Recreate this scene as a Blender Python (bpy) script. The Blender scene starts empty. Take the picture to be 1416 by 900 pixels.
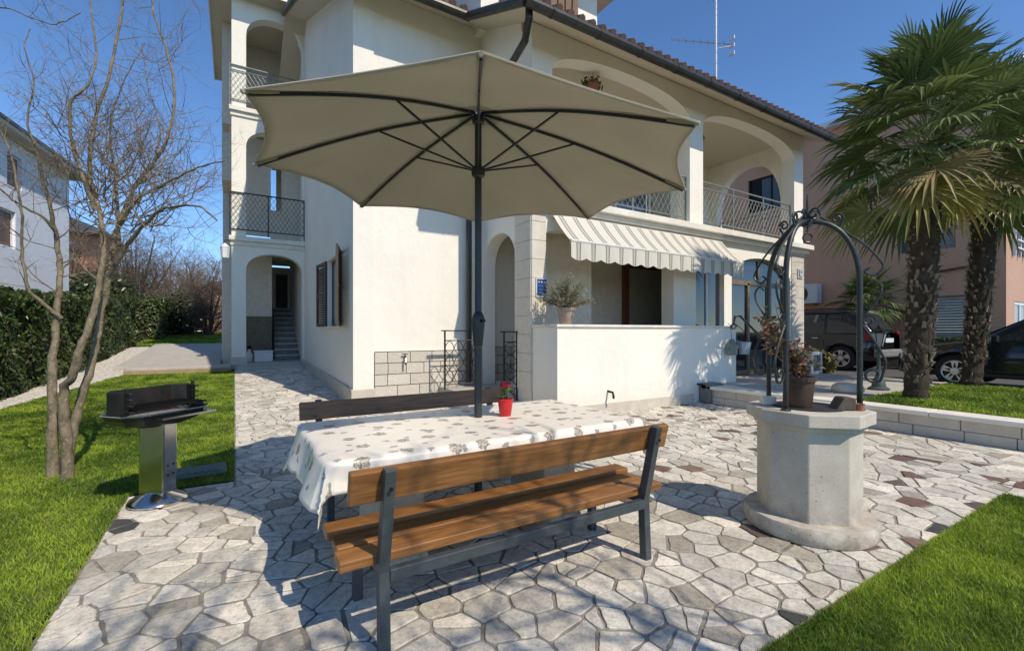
import bpy, bmesh, math, random
import numpy as np
from mathutils import Vector, Matrix, noise

random.seed(7)
np.random.seed(7)
SC = bpy.context.scene
COL = SC.collection
R = math.radians
PI = math.pi

# ------------------------------------------------------------------ camera frame
CAM_H = 1.30
YAW = 31.4
RX, RY = math.cos(R(YAW)), -math.sin(R(YAW))      # camera right in plan
FX, FY = math.sin(R(YAW)), math.cos(R(YAW))       # camera forward in plan


def plan(xc, d, z=0.0):
    """point xc metres right of the view axis and d metres ahead"""
    return Vector((xc * RX + d * FX, xc * RY + d * FY, z))


def at(px, py, d):
    """world point measured in the photograph at distance d"""
    return plan((px - 708) / 629.3 * d, d, CAM_H + (458 - py) / 629.3 * d)


# ------------------------------------------------------------------ materials
def new_mat(name):
    m = bpy.data.materials.new(name)
    m.use_nodes = True
    nt = m.node_tree
    b = nt.nodes['Principled BSDF']
    return m, nt, b


def lnk(nt, a, b):
    nt.links.new(a, b)


def mixcol(nt, fac, a, b, blend='MIX'):
    n = nt.nodes.new('ShaderNodeMix')
    n.data_type = 'RGBA'
    n.blend_type = blend
    for sock, val in ((n.inputs[0], fac), (n.inputs[6], a), (n.inputs[7], b)):
        if isinstance(val, (int, float)):
            sock.default_value = val
        elif isinstance(val, (tuple, list)):
            sock.default_value = (*val[:3], 1)
        else:
            lnk(nt, val, sock)
    return n.outputs[2]


def noise_tex(nt, scale, detail=4, rough=.6, vec=None, dist=0):
    n = nt.nodes.new('ShaderNodeTexNoise')
    n.inputs['Scale'].default_value = scale
    n.inputs['Detail'].default_value = detail
    n.inputs['Roughness'].default_value = rough
    n.inputs['Distortion'].default_value = dist
    if vec is None:
        t = nt.nodes.new('ShaderNodeTexCoord')
        vec = t.outputs['Object']
    lnk(nt, vec, n.inputs['Vector'])
    return n.outputs['Fac']


def ramp(nt, fac, p0, p1, v0=0.0, v1=1.0):
    n = nt.nodes.new('ShaderNodeMapRange')
    n.clamp = True
    n.inputs[1].default_value = p0
    n.inputs[2].default_value = p1
    n.inputs[3].default_value = v0
    n.inputs[4].default_value = v1
    lnk(nt, fac, n.inputs[0])
    return n.outputs[0]


def math_n(nt, op, a, b=None):
    n = nt.nodes.new('ShaderNodeMath')
    n.operation = op
    for i, v in enumerate((a, b)):
        if v is None:
            continue
        if isinstance(v, (int, float)):
            n.inputs[i].default_value = v
        else:
            lnk(nt, v, n.inputs[i])
    return n.outputs[0]


def bump(nt, b, h, strength, dist=.01):
    n = nt.nodes.new('ShaderNodeBump')
    n.inputs['Strength'].default_value = strength
    n.inputs['Distance'].default_value = dist
    lnk(nt, h, n.inputs['Height'])
    lnk(nt, n.outputs[0], b.inputs['Normal'])


def mapping(nt, scale=(1, 1, 1), coord='Object'):
    t = nt.nodes.new('ShaderNodeTexCoord')
    mp = nt.nodes.new('ShaderNodeMapping')
    mp.inputs['Scale'].default_value = scale
    lnk(nt, t.outputs[coord], mp.inputs['Vector'])
    return mp.outputs[0]


def simple(name, c, rough=.6, metal=0, c2=None, scale=8, bump_s=0, bump_scale=60, spec=.5, coat=0):
    m, nt, b = new_mat(name)
    b.inputs['Roughness'].default_value = rough
    b.inputs['Metallic'].default_value = metal
    b.inputs['Specular IOR Level'].default_value = spec
    b.inputs['Coat Weight'].default_value = coat
    if c2 is None:
        c2 = tuple(x * .82 for x in c)
    f = ramp(nt, noise_tex(nt, scale, 5, .65), .35, .7)
    lnk(nt, mixcol(nt, f, c, c2), b.inputs['Base Color'])
    if bump_s:
        bump(nt, b, noise_tex(nt, bump_scale, 4, .6), bump_s, .006)
    return m


def plaster(name, c, dirt=.12):
    m, nt, b = new_mat(name)
    b.inputs['Roughness'].default_value = .92
    b.inputs['Specular IOR Level'].default_value = .15
    big = ramp(nt, noise_tex(nt, .9, 5, .6), .3, .75)
    col = mixcol(nt, big, c, tuple(x * (1 - dirt) for x in c))
    streak = ramp(nt, noise_tex(nt, 1.0, 5, .7, mapping(nt, (5, 5, .5))), .5, .8, 0, .25)
    col = mixcol(nt, streak, col, tuple(x * .78 for x in c))
    fine = ramp(nt, noise_tex(nt, 45, 4, .7), .35, .7, 0, .12)
    col = mixcol(nt, fine, col, tuple(x * .8 for x in c))
    blot = ramp(nt, noise_tex(nt, 3.2, 7, .75, None, .6), .56, .74, 0, .3)
    col = mixcol(nt, blot, col, (c[0] * .80, c[1] * .79, c[2] * .76))
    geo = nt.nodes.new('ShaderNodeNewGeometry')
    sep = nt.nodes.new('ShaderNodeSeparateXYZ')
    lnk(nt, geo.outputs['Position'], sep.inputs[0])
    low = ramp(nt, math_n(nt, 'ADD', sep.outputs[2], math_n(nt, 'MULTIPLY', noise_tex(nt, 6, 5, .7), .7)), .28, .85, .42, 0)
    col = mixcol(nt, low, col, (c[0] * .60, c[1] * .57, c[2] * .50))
    lnk(nt, col, b.inputs['Base Color'])
    h = math_n(nt, 'ADD', noise_tex(nt, 110, 5, .7), math_n(nt, 'MULTIPLY', noise_tex(nt, 5, 4, .6), 3.0))
    bump(nt, b, h, .4, .008)
    return m


def attr_mat(name, rough=.8, transl=0.0, bump_s=0, bump_scale=40, mottle=None, spec=.3):
    """colour comes from the mesh's own 'Col' attribute (each leaf / stone has its own colour)"""
    m, nt, b = new_mat(name)
    b.inputs['Roughness'].default_value = rough
    b.inputs['Specular IOR Level'].default_value = spec
    a = nt.nodes.new('ShaderNodeAttribute')
    a.attribute_name = 'Col'
    col = a.outputs['Color']
    if mottle:
        for sc, lo, hi, amt, k in mottle:
            f = ramp(nt, noise_tex(nt, sc, 6, .7, None, .4), lo, hi, 0, amt)
            col = mixcol(nt, f, col, mixcol(nt, 1.0, col, (k, k * .98, k * .94), 'MULTIPLY'))
    lnk(nt, col, b.inputs['Base Color'])
    if bump_s:
        bump(nt, b, noise_tex(nt, bump_scale, 5, .7), bump_s, .008)
    if transl:
        tr = nt.nodes.new('ShaderNodeBsdfTranslucent')
        lnk(nt, col, tr.inputs['Color'])
        mx = nt.nodes.new('ShaderNodeMixShader')
        mx.inputs[0].default_value = transl
        lnk(nt, b.outputs[0], mx.inputs[1])
        lnk(nt, tr.outputs[0], mx.inputs[2])
        lnk(nt, mx.outputs[0], nt.nodes['Material Output'].inputs['Surface'])
    return m


def glass_mat(name, c=(.02, .025, .03), rough=.03):
    m, nt, b = new_mat(name)
    b.inputs['Base Color'].default_value = (*c, 1)
    b.inputs['Roughness'].default_value = rough
    b.inputs['Specular IOR Level'].default_value = .9
    return m


M = {}
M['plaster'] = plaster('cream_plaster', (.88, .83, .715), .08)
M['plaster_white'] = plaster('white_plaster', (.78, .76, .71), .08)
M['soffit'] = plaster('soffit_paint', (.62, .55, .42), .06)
M['plinth'] = simple('plinth_stone', (.60, .54, .44), .85, c2=(.47, .42, .34), scale=5, bump_s=.3)
M['trim'] = simple('white_trim', (.82, .765, .65), .7, scale=3, bump_s=.1)
M['gutter'] = simple('dark_gutter_metal', (.045, .045, .04), .35, .6, c2=(.075, .07, .06))
M['iron'] = simple('painted_iron', (.035, .045, .045), .42, .5, c2=(.06, .06, .05), scale=30, bump_s=.15, bump_scale=90)
M['iron_black'] = simple('black_iron', (.014, .014, .014), .45, .4)
M['galv'] = simple('grey_painted_rail', (.27, .30, .28), .5, .4, c2=(.18, .2, .19))
M['shutter'] = simple('shutter_paint', (.085, .066, .04), .55, c2=(.055, .045, .03), scale=20)
M['brownwood'] = simple('brown_stained_wood', (.16, .07, .03), .5, c2=(.09, .04, .02), scale=14)
M['glass'] = glass_mat('window_glass')
M['glass_blue'] = glass_mat('sky_glass', (.06, .10, .14), .05)
M['white_paint'] = simple('white_paint', (.75, .75, .73), .45, c2=(.66, .66, .64))
M['dark_in'] = simple('dark_interior', (.05, .047, .04), .8)
M['panel'] = simple('grey_green_panel', (.34, .34, .27), .6, c2=(.28, .285, .23))
M['concrete'] = simple('cast_concrete', (.46, .43, .365), .9, c2=(.36, .335, .28), scale=6, bump_s=.3)
M['chrome'] = simple('brushed_steel', (.62, .61, .58), .16, 1.0, c2=(.5, .49, .47), scale=12)
M['enamel'] = simple('black_enamel', (.012, .012, .012), .3, c2=(.03, .025, .02), scale=12)
M['terracotta'] = simple('terracotta', (.36, .15, .08), .8, c2=(.28, .12, .07), bump_s=.15)
M['redpot'] = simple('red_plastic', (.55, .012, .015), .35, c2=(.5, .012, .015))
M['soil'] = simple('potting_soil', (.03, .02, .013), .95, scale=40, bump_s=.6)
M['tile'] = simple('clay_roof_tile', (.15, .085, .06), .85, c2=(.09, .055, .042), scale=5, bump_s=.2)
M['blue'] = simple('blue_enamel_sign', (.015, .05, .20), .35)
M['tyre'] = simple('tyre_rubber', (.015, .015, .015), .8)
M['alloy'] = simple('alloy_rim', (.55, .55, .55), .3, .8)
M['redlamp'] = simple('red_lens', (.30, .008, .01), .2)
M['asphalt'] = simple('grey_asphalt', (.10, .095, .088), .92, c2=(.07, .068, .062), scale=25, bump_s=.4, bump_scale=160)
M['earth'] = simple('bare_earth', (.12, .10, .06), .95, c2=(.07, .085, .03), scale=2, bump_s=.4)
M['mortar'] = simple('mortar', (.33, .30, .25), .95, c2=(.15, .135, .105), scale=9, bump_s=.5, bump_scale=120)
M['slab_light'] = simple('pale_concrete_slabs', (.48, .445, .38), .9, c2=(.38, .35, .30), scale=4, bump_s=.25)
M['pink'] = plaster('pink_render', (.68, .40, .26), .1)
M['pink_light'] = plaster('salmon_render', (.55, .35, .25), .08)
M['redbrick'] = simple('red_house_render', (.58, .28, .18), .9, c2=(.48, .22, .14), scale=3)
M['greywhite'] = plaster('cool_white_render', (.80, .82, .83), .04)
M['green_shutter'] = simple('green_shutter_paint', (.03, .07, .045), .6)
M['palepanel'] = simple('pale_wall_tile', (.68, .62, .51), .8, c2=(.58, .53, .43))
M['awning_bar'] = simple('awning_bar_enamel', (.7, .68, .62), .4)
M['greencover'] = simple('green_plastic_cover', (.10, .145, .11), .6, c2=(.07, .11, .085), scale=10)
M['rust'] = simple('rusty_sheet', (.10, .075, .055), .75, c2=(.045, .04, .035), scale=14, bump_s=.3)
M['brownpot'] = simple('brown_glazed_pot', (.075, .042, .028), .5, c2=(.045, .026, .018), scale=9, bump_s=.15)
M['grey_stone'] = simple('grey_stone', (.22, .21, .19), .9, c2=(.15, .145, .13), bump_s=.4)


def wood_mat(name, c, c2):
    m, nt, b = new_mat(name)
    b.inputs['Roughness'].default_value = .42
    b.inputs['Coat Weight'].default_value = .1
    b.inputs['Coat Roughness'].default_value = .3
    v = mapping(nt, (1.2, 26, 26))
    g = ramp(nt, noise_tex(nt, 2.2, 7, .65, v, 1.2), .32, .7)
    col = mixcol(nt, g, c, c2)
    big = ramp(nt, noise_tex(nt, 2.5, 3, .5, mapping(nt, (1, 3, 3))), .4, .75, 0, .55)
    col = mixcol(nt, big, col, tuple(x * .5 for x in c2))
    # knots
    vo = nt.nodes.new('ShaderNodeTexVoronoi')
    vo.inputs['Scale'].default_value = 3.1
    lnk(nt, mapping(nt, (1, 3.2, 3.2)), vo.inputs['Vector'])
    k = ramp(nt, vo.outputs['Distance'], .03, .11, .85, 0)
    col = mixcol(nt, k, col, (.05, .02, .008))
    lnk(nt, col, b.inputs['Base Color'])
    bump(nt, b, noise_tex(nt, 3, 6, .7, v, 1.0), .25, .004)
    return m


M['wood'] = wood_mat('oiled_bench_wood', (.40, .18, .052), (.15, .058, .016))


def concrete_pores(name):
    m, nt, b = new_mat(name)
    b.inputs['Roughness'].default_value = .92
    b.inputs['Specular IOR Level'].default_value = .2
    c, c2 = (.60, .545, .45), (.46, .41, .335)
    col = mixcol(nt, ramp(nt, noise_tex(nt, 5, 6, .7), .35, .72), c, c2)
    sp = ramp(nt, noise_tex(nt, 130, 2, .5), .62, .72, 0, .6)
    col = mixcol(nt, sp, col, (.20, .175, .14))
    vo = nt.nodes.new('ShaderNodeTexVoronoi')
    vo.inputs['Scale'].default_value = 26
    t = nt.nodes.new('ShaderNodeTexCoord')
    lnk(nt, t.outputs['Object'], vo.inputs['Vector'])
    pore = ramp(nt, vo.outputs['Distance'], .06, .14, 1, 0)
    sel = nt.nodes.new('ShaderNodeSeparateColor')
    lnk(nt, vo.outputs['Color'], sel.inputs[0])
    pore = math_n(nt, 'MULTIPLY', pore, ramp(nt, sel.outputs[0], .6, .7))
    col = mixcol(nt, pore, col, (.10, .085, .065))
    sep = nt.nodes.new('ShaderNodeSeparateXYZ')
    lnk(nt, t.outputs['Object'], sep.inputs[0])
    stain = math_n(nt, 'MULTIPLY', ramp(nt, sep.outputs[2], .02, .32, 1, 0), ramp(nt, noise_tex(nt, 9, 5, .7), .38, .65))
    col = mixcol(nt, math_n(nt, 'MULTIPLY', stain, .8), col, (.22, .18, .13))
    lnk(nt, col, b.inputs['Base Color'])
    h = math_n(nt, 'SUBTRACT', noise_tex(nt, 90, 4, .7), math_n(nt, 'MULTIPLY', pore, .9))
    bump(nt, b, h, .28, .004)
    return m


M['well'] = concrete_pores('porous_cast_stone')


def canopy_mat():
    m, nt, b = new_mat('parasol_fabric')
    b.inputs['Roughness'].default_value = .95
    b.inputs['Specular IOR Level'].default_value = .1
    c = mixcol(nt, ramp(nt, noise_tex(nt, 1.6, 4, .6), .3, .75), (.57, .53, .43), (.50, .465, .38))
    w = nt.nodes.new('ShaderNodeTexNoise')
    w.inputs['Scale'].default_value = 320
    t = nt.nodes.new('ShaderNodeTexCoord')
    lnk(nt, t.outputs['Object'], w.inputs['Vector'])
    lnk(nt, c, b.inputs['Base Color'])
    bump(nt, b, w.outputs['Fac'], .25, .002)
    tr = nt.nodes.new('ShaderNodeBsdfTranslucent')
    lnk(nt, c, tr.inputs['Color'])
    mx = nt.nodes.new('ShaderNodeMixShader')
    mx.inputs[0].default_value = .33
    lnk(nt, b.outputs[0], mx.inputs[1])
    lnk(nt, tr.outputs[0], mx.inputs[2])
    lnk(nt, mx.outputs[0], nt.nodes['Material Output'].inputs['Surface'])
    return m


M['canopy'] = canopy_mat()


def cloth_mat():
    m, nt, b = new_mat('printed_oilcloth')
    b.inputs['Roughness'].default_value = .38
    b.inputs['Specular IOR Level'].default_value = .4
    base = (.82, .76, .65)
    t = nt.nodes.new('ShaderNodeTexCoord')
    uv = t.outputs['UV']

    def motif(scale, off, r0, r1, squash, wob):
        mp = nt.nodes.new('ShaderNodeMapping')
        mp.inputs['Location'].default_value = (off, off * .7, 0)
        lnk(nt, uv, mp.inputs['Vector'])
        nz = nt.nodes.new('ShaderNodeTexNoise')
        nz.inputs['Scale'].default_value = 34
        nz.inputs['Detail'].default_value = 3
        lnk(nt, uv, nz.inputs['Vector'])
        sub = nt.nodes.new('ShaderNodeVectorMath')
        sub.operation = 'MULTIPLY_ADD'
        sub.inputs[1].default_value = (wob, wob, 0)
        lnk(nt, nz.outputs['Color'], sub.inputs[0])
        lnk(nt, mp.outputs[0], sub.inputs[2])
        v = nt.nodes.new('ShaderNodeTexVoronoi')
        v.voronoi_dimensions = '2D'
        v.inputs['Scale'].default_value = scale
        v.inputs['Randomness'].default_value = .6
        lnk(nt, sub.outputs[0], v.inputs['Vector'])
        return ramp(nt, v.outputs['Distance'], r0, r1, 1, 0), v

    f1, v1 = motif(4.6, 0.1, .155, .175, 1, .06)
    inner = ramp(nt, noise_tex(nt, 80, 4, .7, uv), .44, .54)
    leaf = mixcol(nt, inner, (.12, .095, .075), (.50, .45, .34))
    f2, v2 = motif(6.4, 3.37, .10, .13, 1, .06)
    col = mixcol(nt, math_n(nt, 'MULTIPLY', f2, .75), base, (.22, .19, .21))
    col = mixcol(nt, math_n(nt, 'MULTIPLY', f1, .92), col, leaf)
    lnk(nt, col, b.inputs['Base Color'])
    bump(nt, b, noise_tex(nt, 500, 2, .5, uv), .1, .001)
    return m


M['cloth'] = cloth_mat()


def awning_mat():
    m, nt, b = new_mat('striped_awning_canvas')
    b.inputs['Roughness'].default_value = .9
    t = nt.nodes.new('ShaderNodeTexCoord')
    s = nt.nodes.new('ShaderNodeSeparateXYZ')
    lnk(nt, t.outputs['UV'], s.inputs[0])
    x = math_n(nt, 'FRACT', math_n(nt, 'MULTIPLY', s.outputs[0], 1 / .30))

    def band(a, c):
        return math_n(nt, 'MULTIPLY', math_n(nt, 'GREATER_THAN', x, a), math_n(nt, 'LESS_THAN', x, c))
    col = mixcol(nt, band(.36, .64), (.76, .72, .62), (.58, .55, .47))
    for a, c in ((.34, .41), (.58, .65)):
        col = mixcol(nt, band(a, c), col, (.25, .24, .20))
    lnk(nt, col, b.inputs['Base Color'])
    tr = nt.nodes.new('ShaderNodeBsdfTranslucent')
    lnk(nt, col, tr.inputs['Color'])
    mx = nt.nodes.new('ShaderNodeMixShader')
    mx.inputs[0].default_value = .25
    lnk(nt, b.outputs[0], mx.inputs[1])
    lnk(nt, tr.outputs[0], mx.inputs[2])
    lnk(nt, mx.outputs[0], nt.nodes['Material Output'].inputs['Surface'])
    return m


M['awning'] = awning_mat()
M['stone'] = attr_mat('paving_stone', .85, 0, .55, 55,
                      [(9, .42, .64, .66, .66), (42, .48, .62, .6, .54), (1.7, .44, .66, .5, .68), (150, .5, .68, .4, .55)], .25)
M['grass'] = attr_mat('grass_blade', .6, .35)
M['leaf'] = attr_mat('leaf', .38, .2, spec=.5)
M['palmleaf'] = attr_mat('palm_leaf', .48, .18, spec=.4)
M['drytwig'] = attr_mat('dry_leaf', .8, .1)
M['carblack'] = simple('black_car_paint', (.008, .009, .010), .14, 0, c2=(.010, .011, .012), spec=.6, coat=.6)
M['cargreen'] = simple('dark_teal_car_paint', (.010, .016, .017), .16, 0, c2=(.012, .018, .019), spec=.6, coat=.6)


def bark_mat(name, c, c2, c3, sc=9):
    m, nt, b = new_mat(name)
    b.inputs['Roughness'].default_value = .95
    b.inputs['Specular IOR Level'].default_value = .1
    col = mixcol(nt, ramp(nt, noise_tex(nt, sc, 5, .7, mapping(nt, (1, 1, .5))), .35, .65), c, c2)
    col = mixcol(nt, ramp(nt, noise_tex(nt, sc * 3, 4, .7), .55, .7, 0, .7), col, c3)
    lnk(nt, col, b.inputs['Base Color'])
    bump(nt, b, noise_tex(nt, sc * 5, 5, .7, mapping(nt, (1, 1, .4))), .8, .012)
    return m


M['bark'] = bark_mat('lichen_bark', (.30, .245, .155), (.12, .095, .065), (.46, .41, .27), 16)
M['bark_far'] = bark_mat('far_bark', (.15, .11, .08), (.10, .075, .055), (.2, .155, .11))
M['palmbark'] = bark_mat('palm_fibre', (.085, .065, .045), (.04, .03, .022), (.14, .11, .08), 14)
M['leafbase'] = simple('cut_leaf_base', (.24, .20, .14), .9, c2=(.13, .105, .075), scale=18)


def grass_base():
    m, nt, b = new_mat('lawn_turf')
    b.inputs['Roughness'].default_value = .9
    f = ramp(nt, noise_tex(nt, 3, 6, .7), .3, .7)
    col = mixcol(nt, f, (.11, .19, .018), (.07, .135, .014))
    f = ramp(nt, noise_tex(nt, 60, 4, .7), .4, .65)
    col = mixcol(nt, f, col, (.10, .15, .02))
    lnk(nt, col, b.inputs['Base Color'])
    bump(nt, b, noise_tex(nt, 140, 5, .7), .9, .02)
    return m


M['turf'] = grass_base()


def block_wall_mat():
    """rusticated stone blocks with dark joints"""
    m, nt, b = new_mat('rusticated_blocks')
    b.inputs['Roughness'].default_value = .9
    t = nt.nodes.new('ShaderNodeTexCoord')
    br = nt.nodes.new('ShaderNodeTexBrick')
    br.offset = .42
    br.squash = .8
    br.squash_frequency = 3
    br.inputs['Color1'].default_value = (.66, .60, .50, 1)
    br.inputs['Color2'].default_value = (.56, .51, .42, 1)
    br.inputs['Mortar'].default_value = (.05, .045, .04, 1)
    br.inputs['Scale'].default_value = 1
    br.inputs['Mortar Size'].default_value = .006
    br.inputs['Brick Width'].default_value = .40
    br.inputs['Row Height'].default_value = .19
    lnk(nt, t.outputs['UV'], br.inputs['Vector'])
    col = mixcol(nt, ramp(nt, noise_tex(nt, 12, 5, .7), .4, .7, 0, .3), br.outputs['Color'], (.42, .37, .29))
    lnk(nt, col, b.inputs['Base Color'])
    h = math_n(nt, 'SUBTRACT', noise_tex(nt, 22, 5, .6), math_n(nt, 'MULTIPLY', br.outputs['Fac'], 1.5))
    bump(nt, b, h, .8, .02)
    return m


M['blocks'] = block_wall_mat()


def pebbles_mat():
    m, nt, b = new_mat('white_pebbles')
    b.inputs['Roughness'].default_value = .85
    lnk(nt, mixcol(nt, ramp(nt, noise_tex(nt, 20, 3, .6), .3, .7), (.58, .54, .47), (.38, .35, .30)), b.inputs['Base Color'])
    return m


M['pebble'] = pebbles_mat()


# ------------------------------------------------------------------ mesh builder
OFF = {}


class MB:
    def __init__(s):
        s.v, s.f, s.c, s.uv = [], [], [], {}
        s.col = None

    def face(s, idx, uvs=None):
        if uvs:
            s.uv[len(s.f)] = uvs
        s.f.append(idx)
        s.c.append(s.col)

    def poly(s, pts, uvs=None):
        n = len(s.v)
        s.v += [tuple(p) for p in pts]
        s.face(list(range(n, n + len(pts))), uvs)

    def box(s, x0, x1, y0, y1, z0, z1):
        n = len(s.v)
        s.v += [(x, y, z) for z in (z0, z1) for x, y in ((x0, y0), (x1, y0), (x1, y1), (x0, y1))]
        for f in ((3, 2, 1, 0), (4, 5, 6, 7), (0, 1, 5, 4), (1, 2, 6, 5), (2, 3, 7, 6), (3, 0, 4, 7)):
            s.face([n + i for i in f])

    def obox(s, a, b, w, h, up=(0, 0, 1)):
        """bar from a to b, width w across, height h along up"""
        a, b = Vector(a), Vector(b)
        d = (b - a).normalized()
        up = Vector(up)
        sd = d.cross(up)
        if sd.length < 1e-4:
            sd = d.cross(Vector((0, 1, 0)))
        sd.normalize()
        u = sd.cross(d)
        n = len(s.v)
        for p in (a, b):
            for i, j in ((-1, -1), (1, -1), (1, 1), (-1, 1)):
                s.v.append(tuple(p + sd * (i * w / 2) + u * (j * h / 2)))
        for f in ((3, 2, 1, 0), (4, 5, 6, 7), (0, 1, 5, 4), (1, 2, 6, 5), (2, 3, 7, 6), (3, 0, 4, 7)):
            s.face([n + i for i in f])

    def tube(s, pts, r, n=8, cap=True):
        pts = [Vector(p) for p in pts]
        k = len(pts)
        if not isinstance(r, (list, tuple)):
            r = [r] * k
        base = len(s.v)
        ref = None
        for i, p in enumerate(pts):
            t = (pts[min(i + 1, k - 1)] - pts[max(i - 1, 0)])
            if t.length < 1e-9:
                t = Vector((0, 0, 1))
            t.normalize()
            if ref is None:
                ref = t.orthogonal().normalized()
            ref = ref - t * ref.dot(t)
            if ref.length < 1e-6:
                ref = t.orthogonal()
            ref.normalize()
            bi = t.cross(ref)
            for j in range(n):
                a = 2 * PI * j / n
                s.v.append(tuple(p + (ref * math.cos(a) + bi * math.sin(a)) * r[i]))
        for i in range(k - 1):
            for j in range(n):
                a, b = base + i * n + j, base + i * n + (j + 1) % n
                s.face([a, b, b + n, a + n])
        if cap:
            s.face([base + j for j in reversed(range(n))])
            s.face([base + (k - 1) * n + j for j in range(n)])

    def lathe(s, prof, cx=0, cy=0, cz=0, n=24, a0=0, caps=True):
        base = len(s.v)
        for r, z in prof:
            for j in range(n):
                a = a0 + 2 * PI * j / n
                s.v.append((cx + r * math.cos(a), cy + r * math.sin(a), cz + z))
        k = len(prof)
        for i in range(k - 1):
            for j in range(n):
                a, b = base + i * n + j, base + i * n + (j + 1) % n
                s.face([a, b, b + n, a + n])
        if caps:
            s.face([base + j for j in reversed(range(n))])
            s.face([base + (k - 1) * n + j for j in range(n)])

    def prism(s, poly, a, b, axis='z'):
        """2-D polygon extruded between a and b along an axis"""
        def P(u, v, w):
            return {'z': (u, v, w), 'x': (w, u, v), 'y': (u, w, v)}[axis]
        n = len(poly)
        base = len(s.v)
        s.v += [P(u, v, a) for u, v in poly] + [P(u, v, b) for u, v in poly]
        s.face([base + i for i in reversed(range(n))])
        s.face([base + n + i for i in range(n)])
        for i in range(n):
            j = (i + 1) % n
            s.face([base + i, base + j, base + n + j, base + n + i])

    def grid(s, fn, nu, nv, uvfn=None):
        base = len(s.v)
        for i in range(nu + 1):
            for j in range(nv + 1):
                s.v.append(tuple(fn(i / nu, j / nv)))
        for i in range(nu):
            for j in range(nv):
                a = base + i * (nv + 1) + j
                q = [a, a + nv + 1, a + nv + 2, a + 1]
                uvs = None
                if uvfn:
                    uvs = [uvfn(i / nu, j / nv), uvfn((i + 1) / nu, j / nv), uvfn((i + 1) / nu, (j + 1) / nv), uvfn(i / nu, (j + 1) / nv)]
                s.face(q, uvs)

    def wall(s, o, u, nrm, L, z0, z1, th, ops=()):
        """wall along u (plan dir) from o, outer face at o, thickness th along nrm; ops = (a,b,zb,zt,rise)"""
        o, u, nrm = Vector((*o, 0)), Vector((*u, 0)), Vector((*nrm, 0))
        cuts = {0.0, float(L)}
        for a, b, zb, zt, rise in ops:
            k = 22 if rise else 1
            for i in range(k + 1):
                # cosine spacing keeps arch ends round
                t = .5 - .5 * math.cos(PI * i / k)
                cuts.add(round(a + (b - a) * t, 5))
        cuts = sorted(cuts)

        def top(op, x):
            a, b, zb, zt, rise = op
            if not rise:
                return zt
            t = (2 * (x - a) / (b - a)) - 1
            return zt + rise * (max(0, 1 - abs(t) ** 2.2)) ** (1 / 2.2)

        def pt(x, z, back):
            p = o + u * x + (nrm * th if back else Vector((0, 0, 0)))
            return (p.x, p.y, z)
        ends = []
        for i in range(len(cuts) - 1):
            xa, xb = cuts[i], cuts[i + 1]
            xm = (xa + xb) / 2
            act = sorted([op for op in ops if op[0] < xm < op[1]], key=lambda q: q[2])
            sol = []
            pa, pb = z0, z0
            for op in act:
                if op[2] > min(pa, pb) + 1e-6:
                    sol.append((pa, op[2], pb, op[2]))
                pa, pb = top(op, xa), top(op, xb)
            sol.append((pa, z1, pb, z1))
            ends.append((xa, xb, sol))
            for la, ha, lb, hb in sol:
                s.poly([pt(xa, la, 0), pt(xb, lb, 0), pt(xb, hb, 0), pt(xa, ha, 0)])
                s.poly([pt(xb, lb, 1), pt(xa, la, 1), pt(xa, ha, 1), pt(xb, hb, 1)])
                s.poly([pt(xa, ha, 0), pt(xb, hb, 0), pt(xb, hb, 1), pt(xa, ha, 1)])
                s.poly([pt(xb, lb, 0), pt(xa, la, 0), pt(xa, la, 1), pt(xb, lb, 1)])
        for op in ops:
            a, b, zb, zt, rise = op
            for x in (a, b):
                if 1e-4 < x < L - 1e-4:
                    s.poly([pt(x, zb, 0), pt(x, zt, 0), pt(x, zt, 1), pt(x, zb, 1)])
        for x in (0, L):
            op = [q for q in ops if abs(q[0] - x) < 1e-4 or abs(q[1] - x) < 1e-4]
            if not op:
                s.poly([pt(x, z0, 0), pt(x, z1, 0), pt(x, z1, 1), pt(x, z0, 1)])

    def build(s, name, mat, parent=None, smooth=False, bevel=0, merge=False, local=False, solid=0, kind=None):
        off = Vector((0, 0, 0)) if (parent is None or local) else OFF.get(parent.name, Vector((0, 0, 0)))
        me = bpy.data.meshes.new(name)
        vs = [(x - off.x, y - off.y, z - off.z) for x, y, z in s.v]
        me.from_pydata(vs, [], s.f)
        if any(c is not None for c in s.c):
            ca = me.color_attributes.new('Col', 'FLOAT_COLOR', 'CORNER')
            arr = []
            for f, c in zip(s.f, s.c):
                arr += [*(c or (.5, .5, .5)), 1.0] * len(f)
            ca.data.foreach_set('color', arr)
        if s.uv:
            ul = me.uv_layers.new(name='UVMap')
            arr = []
            for i, f in enumerate(s.f):
                q = s.uv.get(i)
                for k in range(len(f)):
                    arr += list(q[k]) if q else [0, 0]
            ul.data.foreach_set('uv', arr)
        if merge or bevel or smooth:
            bm = bmesh.new()
            bm.from_mesh(me)
            bmesh.ops.remove_doubles(bm, verts=bm.verts, dist=1e-5)
            bmesh.ops.recalc_face_normals(bm, faces=bm.faces)
            bm.to_mesh(me)
            bm.free()
        if smooth:
            me.polygons.foreach_set('use_smooth', [True] * len(me.polygons))
        me.materials.append(mat)
        o = bpy.data.objects.new(name, me)
        COL.objects.link(o)
        if bevel:
            b = o.modifiers.new('bevel', 'BEVEL')
            b.width = bevel
            b.segments = 2
            b.limit_method = 'ANGLE'
            b.angle_limit = R(40)
        if solid:
            sm = o.modifiers.new('solid', 'SOLIDIFY')
            sm.thickness = solid
        if parent is not None:
            o.parent = parent
            OFF[o.name] = OFF.get(parent.name, Vector((0, 0, 0))) if not local else Vector((0, 0, 0))
        if kind:
            o['kind'] = kind
        return o


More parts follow.
